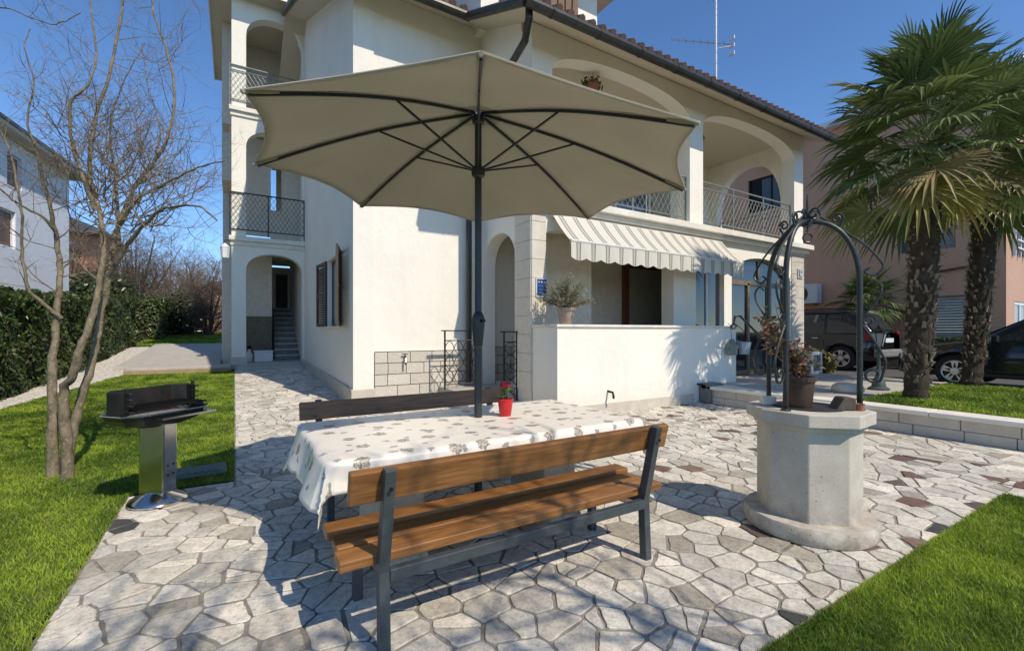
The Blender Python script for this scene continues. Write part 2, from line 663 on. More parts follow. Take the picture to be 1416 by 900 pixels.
def thing(name, label, cat, loc=(0, 0, 0), rz=0, group=None):
    o = bpy.data.objects.new(name, None)
    o.empty_display_size = .2
    COL.objects.link(o)
    o.location = loc
    o.rotation_euler = (0, 0, rz)
    OFF[o.name] = Vector(loc)
    return tag(o, label, cat, group)


def tag(o, label, cat, group=None):
    o['label'] = label
    o['category'] = cat
    if group:
        o['group'] = group
    return o


def copy_tree(o, parent=None):
    c = o.copy()
    COL.objects.link(c)
    if parent is not None:
        c.parent = parent
    for ch in o.children:
        copy_tree(ch, c)
    return c


def soft(o, ang=35):
    """smooth by angle without operators"""
    me = o.data
    bm = bmesh.new()
    bm.from_mesh(me)
    for f in bm.faces:
        f.smooth = True
    for e in bm.edges:
        if len(e.link_faces) == 2 and e.calc_face_angle(0) > R(ang):
            e.smooth = False
    bm.to_mesh(me)
    bm.free()
    return o


def smooth_line(pts, n=5):
    pts = [Vector(p) for p in pts]
    P = [pts[0] * 2 - pts[1]] + pts + [pts[-1] * 2 - pts[-2]]
    out = []
    for i in range(1, len(P) - 2):
        for k in range(n):
            t = k / n
            a, b, c, d_ = P[i - 1], P[i], P[i + 1], P[i + 2]
            out.append(.5 * ((2 * b) + (c - a) * t + (2 * a - 5 * b + 4 * c - d_) * t * t + (3 * b - a - 3 * c + d_) * t ** 3))
    out.append(pts[-1])
    return out

# ------------------------------------------------------------------ terrain
def gz(x, y):
    """gentle rise of the garden towards the back on the left of the house"""
    if x > 1.75:
        return 0.0
    if y < 7:
        return 0.0
    if y < 16:
        return .045 * (y - 7)
    return min(.405 + .06 * (y - 16), 1.35)


def put(o, kind='structure'):
    o['kind'] = kind
    return o


mb = MB()
xs = [-600, -200, -80, -40, -20, -12, -8, -5, -3.2, -1.5, 0, 1.7, 1.8, 4, 6, 9, 14, 25, 50, 120, 300, 600]
ys = [-600, -200, -80, -30, -12, -5, 0, 3, 5, 7, 9, 11, 13, 16, 18, 21, 24, 27, 30, 40, 70, 150, 300, 600]
nv0 = len(ys)
for x in xs:
    for y in ys:
        mb.v.append((x, y, gz(x, y) - .05))
for i in range(len(xs) - 1):
    for j in range(len(ys) - 1):
        a = i * nv0 + j
        mb.f.append([a, a + nv0, a + nv0 + 1, a + 1])
        mb.c.append(None)
put(mb.build('ground', M['earth'], smooth=True))

# ------------------------------------------------------------------ crazy paving
PX0, PX1, PY0, PY1 = -.71, 7.26, 1.055, 7.74
mb = MB()


def sheet(x0, x1, y0, y1, z, n=1):
    ysq = np.linspace(y0, y1, n + 1)
    for a, b in zip(ysq[:-1], ysq[1:]):
        mb.poly([(x0, a, gz(x0, a) + z), (x1, a, gz(x1, a) + z), (x1, b, gz(x1, b) + z), (x0, b, gz(x0, b) + z)])


sheet(-.72, 0, 2.0, 4.62, .001)
sheet(-.72, 0, 1.05, 2.0, .001)
sheet(0, 7.3, 1.05, 6.99, .001)
sheet(1.702, 7.3, 6.99, 7.8, .001)
sheet(0, 1.70, 6.99, 14.3, .001, 10)
sheet(5.22, 7.3, -2.5, 1.05, .001)
sheet(-3, 0, -2.5, 1.05, .001)
put(mb.build('paving_bed', M['mortar']))


def clip(poly, nx, ny, c):
    """keep the side nx*x+ny*y <= c"""
    out = []
    k = len(poly)
    for i in range(k):
        p, q = poly[i], poly[(i + 1) % k]
        dp = nx * p[0] + ny * p[1] - c
        dq = nx * q[0] + ny * q[1] - c
        if dp <= 0:
            out.append(p)
        if (dp < 0 < dq) or (dq < 0 < dp):
            t = dp / (dp - dq)
            out.append((p[0] + (q[0] - p[0]) * t, p[1] + (q[1] - p[1]) * t))
    return out


def area(p):
    return abs(sum(p[i][0] * p[(i + 1) % len(p)][1] - p[(i + 1) % len(p)][0] * p[i][1] for i in range(len(p)))) / 2


def inset(poly, d):
    k = len(poly)
    ccw = sum(poly[i][0] * poly[(i + 1) % k][1] - poly[(i + 1) % k][0] * poly[i][1] for i in range(k)) > 0
    if not ccw:
        poly = poly[::-1]
    res = poly
    for i in range(k):
        p, q = poly[i], poly[(i + 1) % k]
        ex, ey = q[0] - p[0], q[1] - p[1]
        l = math.hypot(ex, ey)
        if l < 1e-6:
            continue
        nx, ny = ey / l, -ex / l
        dd = d * random.uniform(.45, 1.9)
        res = clip(res, nx, ny, nx * p[0] + ny * p[1] - dd)
        if len(res) < 3:
            return None
    return res


def roughen(poly, cut, amp):
    """clip the corners and make the broken edges uneven"""
    out = []
    k = len(poly)
    for i in range(k):
        a, b, c = Vector(poly[i - 1]), Vector(poly[i]), Vector(poly[(i + 1) % k])
        la, lc = (a - b).length, (c - b).length
        if min(la, lc) < .012:
            out.append(tuple(b))
            continue
        c1 = min(cut * random.uniform(.4, 1.4), la * .3)
        c2 = min(cut * random.uniform(.4, 1.4), lc * .3)
        out.append(tuple(b + (a - b).normalized() * c1))
        out.append(tuple(b + (c - b).normalized() * c2))
        if lc > .13:
            nrm = Vector(((c - b).y, -(c - b).x)).normalized()
            for t in (.2, .42, .63, .82):
                out.append(tuple(b.lerp(c, t) - nrm * random.uniform(-.35, 1) * amp))
    return out


stones = MB()


def stone(poly, colr, h=.0075):
    """one flagstone with a slightly worn arris"""
    if poly is None or len(poly) < 3 or area(poly) < .0012:
        return
    cx = sum(p[0] for p in poly) / len(poly)
    cy = sum(p[1] for p in poly) / len(poly)
    tx, ty = random.gauss(0, .006), random.gauss(0, .006)
    hh = h + random.uniform(-.002, .0025)
    stones.col = colr
    n = len(poly)
    b = len(stones.v)
    for sc, z, in ((1, -.004), (1, hh - .0025), (None, hh)):
        for x, y in poly:
            if sc is None:
                l = math.hypot(x - cx, y - cy) or 1
                k = 1 - .0028 / l
            else:
                k = 1
            X, Y = cx + (x - cx) * k, cy + (y - cy) * k
            stones.v.append((X, Y, gz(X, Y) + z + (tx * (x - cx) + ty * (y - cy) if z > 0 else 0)))
    for lv in (0, 1):
        for i in range(n):
            j = (i + 1) % n
            stones.face([b + lv * n + i, b + lv * n + j, b + (lv + 1) * n + j, b + (lv + 1) * n + i])
    stones.face([b + 2 * n + i for i in range(n)])


def stone_col(x, y):
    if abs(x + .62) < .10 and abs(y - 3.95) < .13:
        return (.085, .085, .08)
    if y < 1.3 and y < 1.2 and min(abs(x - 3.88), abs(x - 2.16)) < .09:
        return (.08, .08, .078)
    r = random.random()
    red = .075 if x > 2.9 else .02 if x > 2.2 else 0
    if r < red:
        return random.choice([(.22, .135, .105), (.19, .12, .10), (.27, .18, .14), (.15, .11, .095)])
    k = random.uniform(.82, 1.12)
    if r < red + .12:
        c = (.50, .455, .37)
    elif r < red + .5:
        c = (.80, .735, .61)
    else:
        c = (.70, .655, .56)
    return tuple(v * k for v in c)


def occupied(x, y):
    if x > 4.03 and y > 5.40:
        return True
    if math.hypot(x - WX, y - WY) < .30:
        return True
    return False


wp = plan(1.98, 3.05)
WX, WY = wp.x, wp.y
sites = []
sp = .178
random.seed(11)
# loose, wavering courses of slabs: long and short stones side by side
v = -1.2
while v < 15.5:
    rh = random.uniform(.10, .18)
    u = -5.5 + random.uniform(0, .3)
    while u < 13:
        wd = random.choice([random.uniform(.10, .17), random.uniform(.15, .27), random.uniform(.2, .36)])
        uu, vv = u + wd / 2, v + rh / 2 + random.gauss(0, .032)
        # the courses wander and turn across the court
        a = .30 + .34 * noise.noise((uu * .22, vv * .22, 4.0))
        x = uu * math.cos(a) - (vv - 4) * math.sin(a)
        y = 4 + uu * math.sin(a) + (vv - 4) * math.cos(a)
        if PX0 - .7 < x < PX1 + .7 and PY0 - .7 < y < 14.7:
            if all((x - q[0]) ** 2 + (y - q[1]) ** 2 > .0046 for q in sites[-160:]):
                sites.append((x, y))
        u += wd
    v += rh
cell = {}
for k, (x, y) in enumerate(sites):
    cell.setdefault((int(x // .3), int(y // .3)), []).append(k)


def in_pave(x, y):
    return PX0 - .5 < x < PX1 + .5 and PY0 - .5 < y < 14.4 and not (x > 2.4 and y > 8.2)


def lay(poly, x, y):
    parts = [poly]
    ar = area(poly)
    if ar > .05 and random.random() < .85 or ar > .02 and random.random() < .30:
        far_ = max(((p, q) for p in poly for q in poly), key=lambda w_: (w_[0][0] - w_[1][0]) ** 2 + (w_[0][1] - w_[1][1]) ** 2)
        th = math.atan2(far_[1][1] - far_[0][1], far_[1][0] - far_[0][0]) + random.gauss(0, .55)
        cx = sum(p[0] for p in poly) / len(poly)
        cy = sum(p[1] for p in poly) / len(poly)
        nx, ny = math.cos(th), math.sin(th)
        c = nx * cx + ny * cy
        parts = [clip(poly, nx, ny, c), clip(poly, -nx, -ny, -c)]
    for pp in parts:
        if len(pp) >= 3:
            ip = inset(pp, .0058)
            if ip and len(ip) >= 3:
                stone(roughen(ip, .010, .006), stone_col(x, y))


for k, (x, y) in enumerate(sites):
    if not in_pave(x, y) or occupied(x, y):
        continue
    poly = [(x - .5, y - .5), (x + .5, y - .5), (x + .5, y + .5), (x - .5, y + .5)]
    ci, cj = int(x // .3), int(y // .3)
    for a in range(-3, 4):
        for b in range(-3, 4):
            for q in cell.get((ci + a, cj + b), ()):
                if q == k:
                    continue
                qx, qy = sites[q]
                nx, ny = qx - x, qy - y
                poly = clip(poly, nx, ny, (qx * qx + qy * qy - x * x - y * y) / 2)
                if len(poly) < 3:
                    break
    # trim to the paved outline: court, strip beside the house, path
    def crop(p, xa, xb, ya, yb):
        for nx, ny, c in ((-1, 0, -xa), (1, 0, xb), (0, -1, -ya), (0, 1, yb)):
            if len(p) < 3:
                return []
            p = clip(p, nx, ny, c)
        return p if len(p) >= 3 else []
    if len(poly) < 3:
        continue
    x_lo, y_hi = min(p[0] for p in poly), max(p[1] for p in poly)
    x_hi = max(p[0] for p in poly)
    if y_hi <= 7.72 and x_lo >= .005:
        pieces = [crop(poly, .005, PX1, PY0, 7.72)]
    elif y_hi <= 4.60:
        pieces = [crop(poly, PX0, PX1, PY0, 4.60)]
    elif x_lo >= .005 and x_hi <= 1.67:
        pieces = [crop(poly, .005, 1.67, PY0, 14.2)]
    else:
        pieces = [crop(poly, .005, PX1, 4.60, 7.72), crop(poly, PX0, .005, PY0, 4.60), crop(poly, .005, PX1, PY0, 4.595), crop(poly, .005, 1.67, 7.72, 14.2)]
    for poly in pieces:
        if len(poly) < 3 or area(poly) < .002:
            continue
        lay(poly, x, y)


def border(a, b, wdir, w, darks=(), lo=.26, hi=.50):
    a, b, wdir = Vector(a), Vector(b), Vector(wdir)
    L = (b - a).length
    d = (b - a).normalized()
    s = 0
    while s < L - .05:
        e = min(s + random.uniform(lo, hi), L)
        if L - e < .2:
            e = L
        dark = None
        for dk in darks:
            if s <= dk < s + .3:
                dark = dk
        if dark is not None:
            e = min(s + .36, L)
        ww = w + random.uniform(-.02, .0)
        p = [a + d * (s + .005), a + d * (e - .006), a + d * (e - .006) + wdir * ww, a + d * (s + .005) + wdir * ww]
        pl = [tuple(q + Vector((random.uniform(-.006, .006), random.uniform(-.006, .006)))) for q in p]
        col = (.075, .075, .072) if dark is not None else stone_col(0, 0)
        stone(roughen(pl, .014, .004), col, .012)
        s = e


border((-.71, -1.5), (-.71, 1.05), (1, 0), .25)
border((5.23, 1.06), (5.23, -2.4), (1, 0), .3)
for i in range(7):
    for j in range(9):
        x0, y0 = 5.56 + i * .29, 1.3 - j * .36
        if x0 > 7.1:
            continue
        if y0 > 1.04 and x0 < 5.3:
            continue
        stone(roughen([(x0, y0), (x0 + .27, y0 + random.uniform(-.02, .02)), (x0 + .275, y0 - .33), (x0, y0 - .345)], .02, .006), stone_col(6, y0))
put(stones.build('paving', M['stone']))

# ------------------------------------------------------------------ lawns
def lawn_sheet(name, poly_strips, z):
    m_ = MB()
    for x0, x1, y0, y1, n in poly_strips:
        ysq = np.linspace(y0, y1, n + 1)
        for a, b in zip(ysq[:-1], ysq[1:]):
            zz = z if z is not None else 0
            m_.poly([(x0, a, gz(x0, a) + zz), (x1, a, gz(x1, a) + zz), (x1, b, gz(x1, b) + zz), (x0, b, gz(x0, b) + zz)])
    return put(m_.build(name, M['turf']))


lawn_sheet('lawn', [(-3.6, -.73, -3, 4.64, 2), (-3.6, -.01, 4.64, 13.45, 8)], .005)
lawn_sheet('lawn_by_well', [(-.2, 5.2, -3, 1.04, 1)], .005)
lawn_sheet('palm_bed_lawn', [(7.62, 11.6, -4, 3.05, 1)], .30)
lawn_sheet('back_lawn', [(-3.2, -.31, 21.0, 27.8, 6)], .06)


def grass_mesh(name, n, sampler, zf, hlo, hhi, wid, seed):
    rng = np.random.default_rng(seed)
    P = sampler(rng, n)
    n = len(P)
    th = rng.uniform(0, 2 * np.pi, n)
    lean = rng.normal(0, .45, (n, 2))
    h = rng.uniform(hlo, hhi, n)
    dist = np.hypot(P[:, 0], P[:, 1])
    w = wid * np.clip(dist / 3.0, .7, 3.0) * rng.uniform(.7, 1.3, n)
    z = np.array([zf(x, y) for x, y in P])
    dx, dy = np.cos(th) * w / 2, np.sin(th) * w / 2
    mid = .55
    v = np.zeros((n, 5, 3))
    v[:, 0] = np.stack([P[:, 0] - dx, P[:, 1] - dy, z], 1)
    v[:, 1] = np.stack([P[:, 0] + dx, P[:, 1] + dy, z], 1)
    mx, my = P[:, 0] + lean[:, 0] * h * .35, P[:, 1] + lean[:, 1] * h * .35
    v[:, 2] = np.stack([mx + dx * .8, my + dy * .8, z + h * mid], 1)
    v[:, 3] = np.stack([mx - dx * .8, my - dy * .8, z + h * mid], 1)
    v[:, 4] = np.stack([P[:, 0] + lean[:, 0] * h, P[:, 1] + lean[:, 1] * h, z + h], 1)
    me = bpy.data.meshes.new(name)
    me.vertices.add(n * 5)
    me.vertices.foreach_set('co', v.reshape(-1))
    me.loops.add(n * 7)
    me.polygons.add(n * 2)
    base = np.arange(n)[:, None] * 5
    li = np.concatenate([base + np.array([[0, 1, 2, 3]]), base + np.array([[3, 2, 4]])], 1).reshape(-1)
    me.loops.foreach_set('vertex_index', li)
    ls = (np.arange(n)[:, None] * 7 + np.array([[0, 4]])).reshape(-1)
    me.polygons.foreach_set('loop_start', ls)
    me.update(calc_edges=True)
    # blade colours: clumps of yellower and darker grass
    pn = np.array([noise.noise((x * 1.6, y * 1.6, seed)) + .6 * noise.noise((x * 6, y * 6, seed + 3)) for x, y in P])
    t = np.clip(pn * 1.25 + .5 + rng.normal(0, .24, n), 0, 1.15)[:, None]
    c = (1 - t) * np.array([[.095, .180, .015]]) + t * np.array([[.34, .45, .045]])
    dry = rng.random(n) < .07
    c[dry] = (.32, .27, .11)
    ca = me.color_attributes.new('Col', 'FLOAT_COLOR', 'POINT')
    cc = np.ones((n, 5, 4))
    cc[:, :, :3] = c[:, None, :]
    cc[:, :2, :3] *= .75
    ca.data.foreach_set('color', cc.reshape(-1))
    me.materials.append(M['grass'])
    o = bpy.data.objects.new(name, me)
    COL.objects.link(o)
    o['kind'] = 'stuff'
    return o


def left_sampler(rng, n):
    out = []
    while sum(len(a) for a in out) < n:
        # denser close to the camera
        y = 1.9 + 11.5 * rng.random(n) ** 1.75
        x = rng.uniform(-3.4, 0, n)
        ok = np.where(y < 4.64, x < -.705, x < .006)
        # only where the frame (and a step aside) can see
        xc = x * RX + y * RY
        d = x * FX + y * FY
        ok &= (np.abs(xc) < d * 1.5 + .3) & (d > .6)
        out.append(np.stack([x, y], 1)[ok])
    return np.concatenate(out)[:n]


def front_sampler(rng, n):
    out = []
    while sum(len(a) for a in out) < n:
        y = 1.045 - 1.9 * rng.random(n) ** 1.2
        x = rng.uniform(1.2, 5.2, n)
        xc = x * RX + y * RY
        d = x * FX + y * FY
        ok = (np.abs(xc) < d * 1.45 + .3) & (d > .9)
        out.append(np.stack([x, y], 1)[ok])
    return np.concatenate(out)[:n]


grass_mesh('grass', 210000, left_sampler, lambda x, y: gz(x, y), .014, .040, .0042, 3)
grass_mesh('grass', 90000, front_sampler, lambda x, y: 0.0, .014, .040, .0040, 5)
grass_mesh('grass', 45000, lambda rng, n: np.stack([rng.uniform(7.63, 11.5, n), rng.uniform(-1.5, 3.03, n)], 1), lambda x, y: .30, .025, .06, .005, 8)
grass_mesh('grass', 16000, lambda rng, n: np.stack([rng.uniform(-3.1, -.32, n), rng.uniform(21.0, 27.6, n)], 1), lambda x, y: gz(x, y) + .06, .03, .08, .006, 9)

# ------------------------------------------------------------------ raised patio, pebbles, right-hand terrace and drive
mb = MB()
mb.box(-2.15, -.06, 13.5, 14.1, .0, .45)
for a, b in ((14.104, 15.4), (15.404, 16.7), (16.704, 18), (18.004, 19.3), (19.304, 21.0)):
    mb.prism([(a, gz(-1, a) - .1), (b, gz(-1, b) - .1), (b, gz(-1, b) + .13), (a, gz(-1, a) + .13)], -2.45, -.31, 'x')
o = mb.build('patio', M['slab_light'], bevel=.015)
put(o)
mb = MB()
mb.box(-2.16, -.07, 13.44, 13.497, .1, .39)
put(mb.build('patio_edge', simple('sandstone_edge', (.40, .29, .17), .9, c2=(.30, .21, .13), bump_s=.3)))

mb = MB()
random.seed(3)
mb.col = None
for i in range(2000):
    y = random.uniform(9.6, 20.8)
    x = random.uniform(-3.15, -2.2 if y < 14 else -2.47)
    if y < 13.4:
        x = random.uniform(-3.15, -3.15 + .95 * (y - 9.3) / 4.1)
    s_ = random.uniform(.035, .075)
    z = gz(x, y) + .012
    b = len(mb.v)
    a0 = random.uniform(0, PI)
    ring = []
    for lv, (rr, zz) in enumerate(((1, 0), (.8, .45), (.25, .62))):
        for k in range(6):
            a = a0 + k * PI / 3
            mb.v.append((x + s_ * rr * math.cos(a) * 1.25, y + s_ * rr * math.sin(a), z + s_ * zz))
    for lv in range(2):
        for k in range(6):
            k2 = (k + 1) % 6
            mb.face([b + lv * 6 + k, b + lv * 6 + k2, b + lv * 6 + 6 + k2, b + lv * 6 + 6 + k])
    mb.face([b + 12 + k for k in range(6)])
o = mb.build('pebble_gravel', M['pebble'], smooth=True)
put(o, 'stuff')
mb = MB()
for a, b in zip(np.linspace(9.3, 21.0, 12)[:-1], np.linspace(9.3, 21.0, 12)[1:]):
    mb.poly([(-3.3, a, gz(-1, a) + .012), (-2.14 if a > 13 else -3.2 + .95 * max(0, (a - 9.3)) / 4.1, a, gz(-1, a) + .012), (-2.14 if b > 13 else -3.2 + .95 * (b - 9.3) / 4.1, b, gz(-1, b) + .012), (-3.3, b, gz(-1, b) + .012)])
put(mb.build('pebble_bed', M['pebble']))

# raised right side: pale slabs in front of the glazed door, asphalt drive beyond
mb = MB()
mb.box(7.56, 11.9, 3.1, 5.98, -.1, .30)
mb.box(8.45, 12.4, 5.984, 6.0, -.1, .30)
put(mb.build('terrace_pavement', M['slab_light']))
mb = MB()
for k in range(5):
    y = 3.15 + k * .56
    for j in range(6):
        x = 7.6 + j * .71
        mb.box(x, x + .695, y, y + .545, .302, .312)
put(mb.build('terrace_slabs', M['slab_light'], bevel=.006))
mb = MB()
mb.box(11.62, 34, -14, 3.08, -.2, .20)
mb.box(11.92, 34, 3.082, 20, -.2, .20)
put(mb.build('driveway', M['asphalt']))

# low retaining wall along the right of the paving
rw = thing('retaining_wall', 'low pale stone retaining wall with flat coping between the crazy paving and palm lawn', 'wall', (7.4, 2, 0))
mb = MB()
random.seed(5)
for row, (z0, z1) in enumerate(((0, .125), (.13, .255))):
    y = -3.0 - .13 * row
    while y < 5.2:
        l = random.uniform(.42, .62)
        mb.box(7.30 + random.uniform(-.006, .006), 7.52, y + .004, min(y + l, 5.26) - .004, z0, z1)
        y += l
mb.build('stone_course', M['plinth'], rw, bevel=.008)
mb = MB()
mb.box(7.315, 7.5, -3, 5.24, .0, .25)
mb.build('joint_mortar', M['mortar'], rw)
mb = MB()
y = -3.0
while y < 5.27:
    l = 1.02
    mb.box(7.25, 7.60, y + .003, min(y + l, 5.28) - .003, .258, .315)
    y += l
mb.build('coping', M['trim'], rw, bevel=.008)

fl = MB()
random.seed(17)
for k in range(170):
    if k < 140:
        y = random.uniform(2.4, 11)
        x = random.uniform(-3.1, -.75 if y < 4.64 else -.05)
    else:
        x, y = random.uniform(1.6, 5.1), random.uniform(-.4, 1.0)
    z = gz(x, y) + random.uniform(.02, .04)
    a = random.uniform(0, 2 * PI)
    L = random.uniform(.008, .018)
    d1 = Vector((math.cos(a), math.sin(a), random.gauss(0, .3))) * L
    d2 = Vector((-math.sin(a), math.cos(a), random.gauss(0, .3))) * L * .5
    p = Vector((x, y, z))
    fl.col = random.choice([(.30, .22, .10), (.24, .16, .07), (.38, .32, .16), (.18, .11, .05)])
    fl.poly([p - d1, p + d2, p + d1, p - d2])
put(fl.build('fallen_leaves', M['drytwig']), 'stuff')
# ------------------------------------------------------------------ the house
H = thing('villa', 'large cream villa with arched balconies, striped awning and tiled roof behind the picnic table', 'house', (6, 10, 0))
PL = M['plaster']
XW = 1.69      # left gable wall plane
YF = 7.76      # recessed front wall plane
YB = 6.0       # balcony front plane
XR = 12.3


def roofz(y):
    return 6.22 + (y - 6.0) * .47


# left gable wall with two windows
mb = MB()
mb.wall((XW, 14.2), (0, -1), (1, 0), 14.2 - 8.0, 0, 7.0, .28,
        [(14.2 - 10.3, 14.2 - 8.8, 1.4, 2.78, 0)])
mb.prism([(8.0, 7.0), (14.2, 7.0), (14.2, roofz(14.2)), (8.0, roofz(8.0))], XW, XW + .28, 'x')
mb.build('gable_wall', PL, H)
mb = MB()
mb.box(XW - .025, 2.0, YF - .03, 8.0, 0, 7.0)
mb.prism([(YF - .03, 7.0), (8.0, 7.0), (8.0, roofz(8.0)), (YF - .03, roofz(YF - .03))], XW - .025, 2.0, 'x')
mb.build('corner_pilaster', PL, H)
mb = MB()
mb.box(XW - .06, 2.02, YF - .06, 8.03, 0, .34)
mb.prism([(8.03, 0), (14.0, 0), (14.0, .52), (8.03, .34)], XW - .045, XW - .003, 'x')
mb.build('base_plinth', M['plinth'], H, bevel=.01)
# recessed front wall
mb = MB()
mb.box(2.0, 4.20, YF, YF + .28, 0, 7.0)
mb.prism([(YF, 7.0), (YF + .28, 7.0), (YF + .28, roofz(YF + .28)), (YF, roofz(YF))], 2.0, 4.2, 'x')
mb.build('front_wall', PL, H)
mb = MB()
x0, x1 = 2.02, 4.24
mb.poly([(x0, YF - .035, 0), (x1, YF - .035, 0), (x1, YF - .035, .96), (x0, YF - .035, .96)],
        [(x0, 0.01), (x1, 0.01), (x1, .96), (x0, .96)])
mb.poly([(x0, YF - .035, .96), (x1, YF - .035, .96), (x1, YF + .002, .96), (x0, YF + .002, .96)], [(0, .01)] * 4)
mb.poly([(x1, YF - .035, 0), (x1, YF, 0), (x1, YF, .96), (x1, YF - .035, .96)], [(0, .01)] * 4)
mb.build('block_plinth', M['blocks'], H)
# side return with the porch arch, carried on the corner pier
mb = MB()
mb.wall((4.03, YF), (0, -1), (1, 0), YF - 6.3, 0, 6.2, .25, [(.12, 1.28, 0, 2.42, .62)])
mb.prism([(6.3, 6.2), (YF, 6.2), (YF, roofz(YF)), (6.3, roofz(6.3))], 4.03, 4.28, 'x')
mb.build('porch_wall', PL, H)
mb = MB()
mb.box(4.012, 4.295, 5.985, 6.475, .0, 3.2)
mb.build('corner_pier', M['palepanel'], H, bevel=.006)
mb = MB()   # cladding joints of the pier: thin raised stone plates
random.seed(2)
z = .35
while z < 3.1:
    h = .30
    mb.box(4.0, 4.012, 5.99, 6.47, z + .004, z + h - .004)
    mb.box(4.016, 4.29, 5.973, 5.985, z + .004, z + h - .004)
    z += h
mb.build('pier_cladding', M['palepanel'], H, bevel=.002)

# terrace: parapet box in front
mb = MB()
mb.box(4.03, 8.40, 5.33, 5.53, 0, 1.36)
mb.box(4.03, 4.22, 5.53, 5.972, 0, 1.36)
mb.box(8.20, 8.40, 5.53, 6.0, 0, 1.36)
mb.box(4.22, 8.20, 5.53, 5.984, 0, .35)
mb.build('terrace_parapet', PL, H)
mb = MB()
mb.box(4.00, 8.44, 5.30, 5.56, 1.362, 1.402)
mb.box(4.00, 4.25, 5.56, 5.965, 1.362, 1.402)
mb.build('parapet_coping', M['trim'], H, bevel=.008)
mb = MB()
mb.box(4.3, 7.1, 5.312, 5.328, 0, .17)
mb.build('parapet_base_strip', M['plinth'], H)
for x, z in ((5.02, .36), (7.22, .34)):
    mb = MB()
    mb.tube([(x, 5.34, z), (x, 5.22, z - .01), (x - .015, 5.19, z - .05), (x - .015, 5.185, z - .10)] if x < 6 else [(x, 5.34, z), (x, 5.18, z - .015)], .018, 8)
    mb.build('drain_spout', M['iron_black'], H)

# ground storey front
mb = MB()
mb.wall((4.28, YB), (1, 0), (0, 1), XR - 4.28, .3, 3.2, .30,
        [(.0, 3.12, .3, 2.86, .16), (3.80, 4.75, .3, 2.75, 0), (5.02, 7.42, .3, 2.42, .56)])
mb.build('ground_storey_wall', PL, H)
mb = MB()   # stone cladding around the glazed door
z = .32
while z < 3.1:
    mb.box(11.74, 12.312, 5.982, 5.997, z + .004, z + .296)
    z += .30
mb.build('door_cladding', M['plinth'], H, bevel=.002)
# glazed arched door
d = thing  # (alias kept local)
mb = MB()
n = 20
cx, hw, sp_, rise = 4.28 + 6.22, 1.2, 2.42, .56


def arch_pt(t, k):
    return (cx + hw * k * t, sp_ + rise * k * max(0, 1 - abs(t) ** 2.2) ** (1 / 2.2))


pts = [(cx - hw + .03, 6.12, .3)] + [(arch_pt(-math.cos(PI * i / n), .97)[0], 6.12, arch_pt(-math.cos(PI * i / n), .97)[1]) for i in range(n + 1)] + [(cx + hw - .03, 6.12, .3)]
mb.tube(pts, .045, 4)
mb.obox((cx - hw, 6.12, 2.40), (cx + hw, 6.12, 2.40), .07, .10)
mb.obox((cx - .42, 6.12, .3), (cx - .42, 6.12, 2.4), .07, .08, (1, 0, 0))
mb.obox((cx + .42, 6.12, .3), (cx + .42, 6.12, 2.4), .07, .08, (1, 0, 0))
mb.obox((cx, 6.12, 2.4), (cx, 6.12, 2.95), .05, .05, (1, 0, 0))
mb.obox((cx - hw, 6.12, .36), (cx + hw, 6.12, .36), .06, .12)
dr = mb.build('arched_door', simple('honey_wood_frame', (.22, .15, .08), .5, c2=(.16, .105, .055)), H)
mb = MB()
poly = [(cx - hw + .05, .42)] + [arch_pt(-math.cos(PI * i / n), .95) for i in range(n + 1)] + [(cx + hw - .05, .42)]
mb.prism(poly, 6.125, 6.14, 'y')
mb.build('door_glass', M['glass'], dr)
mb = MB()
mb.tube([(cx + .36, 6.07, 1.2), (cx + .36, 6.07, 1.45)], .012, 6)
mb.build('handle', M['chrome'], dr)
# white framed glazing beside it
mb = MB()
for x in (8.10, 8.53, 9.01):
    mb.box(x, x + .045, 6.08, 6.14, .3, 2.75)
mb.box(8.146, 9.008, 6.085, 6.135, 2.70, 2.748)
mb.box(8.146, 9.008, 6.085, 6.135, .302, .38)
fr = mb.build('terrace_window', M['white_paint'], H)
mb = MB()
mb.box(8.146, 8.528, 6.105, 6.115, .38, 2.70)
mb.box(8.577, 9.008, 6.105, 6.115, .38, 2.70)
mb.build('pane', M['glass'], fr)

# rooms behind: back walls, floor, ceilings
mb = MB()
mb.box(5.701, 12.05, 7.6, 7.8, .35, 3.2)
mb.box(4.28, 12.05, 6.3, 7.598, .2, .348)
mb.box(5.602, 5.70, 6.49, 7.9, .35, 3.2)
mb.build('terrace_room', M['palepanel'], H)
mb = MB()
mb.box(7.73, 9.39, 7.52, 7.597, .36, 2.75)
dd = mb.build('terrace_door', M['panel'], H)
mb = MB()
mb.box(7.58, 7.725, 7.50, 7.597, .36, 2.83)
mb.box(9.395, 9.49, 7.50, 7.597, .36, 2.83)
mb.box(7.726, 9.394, 7.50, 7.597, 2.752, 2.83)
mb.build('door_frame', M['brownwood'], dd)
# porch landing and steps
mb = MB()
mb.box(3.16, 4.27, 6.5, YF - .036, 0, .30)
mb.box(4.27, 5.6, 6.6, 7.89, 0.1, .299)
mb.build('porch_landing', M['slab_light'], H, bevel=.008)
mb = MB()
mb.box(3.35, 4.0, 6.2, 6.497, 0, .15)
mb.build('porch_step', M['trim'], H, bevel=.008)
mb = MB()
mb.box(4.3, 5.6, 7.9, 8.05, .3, 3.2)
mb.build('hall_wall', PL, H)
mb = MB()
mb.box(4.29, 5.6, 6.49, 6.60, .352, 3.2)
mb.build('hall_partition', M['palepanel'], H)
mb = MB()
mb.poly([(4.3, 7.895, .30), (5.6, 7.895, .30), (5.6, 7.895, 1.0), (4.3, 7.895, 1.0)], [(4.3, 0.39), (5.6, 0.39), (5.6, 1.15), (4.3, 1.15)])
mb.build('hall_block_plinth', M['blocks'], H)
mb = MB()
mb.box(4.85, 4.93, 7.885, 7.898, 1.32, 1.40)
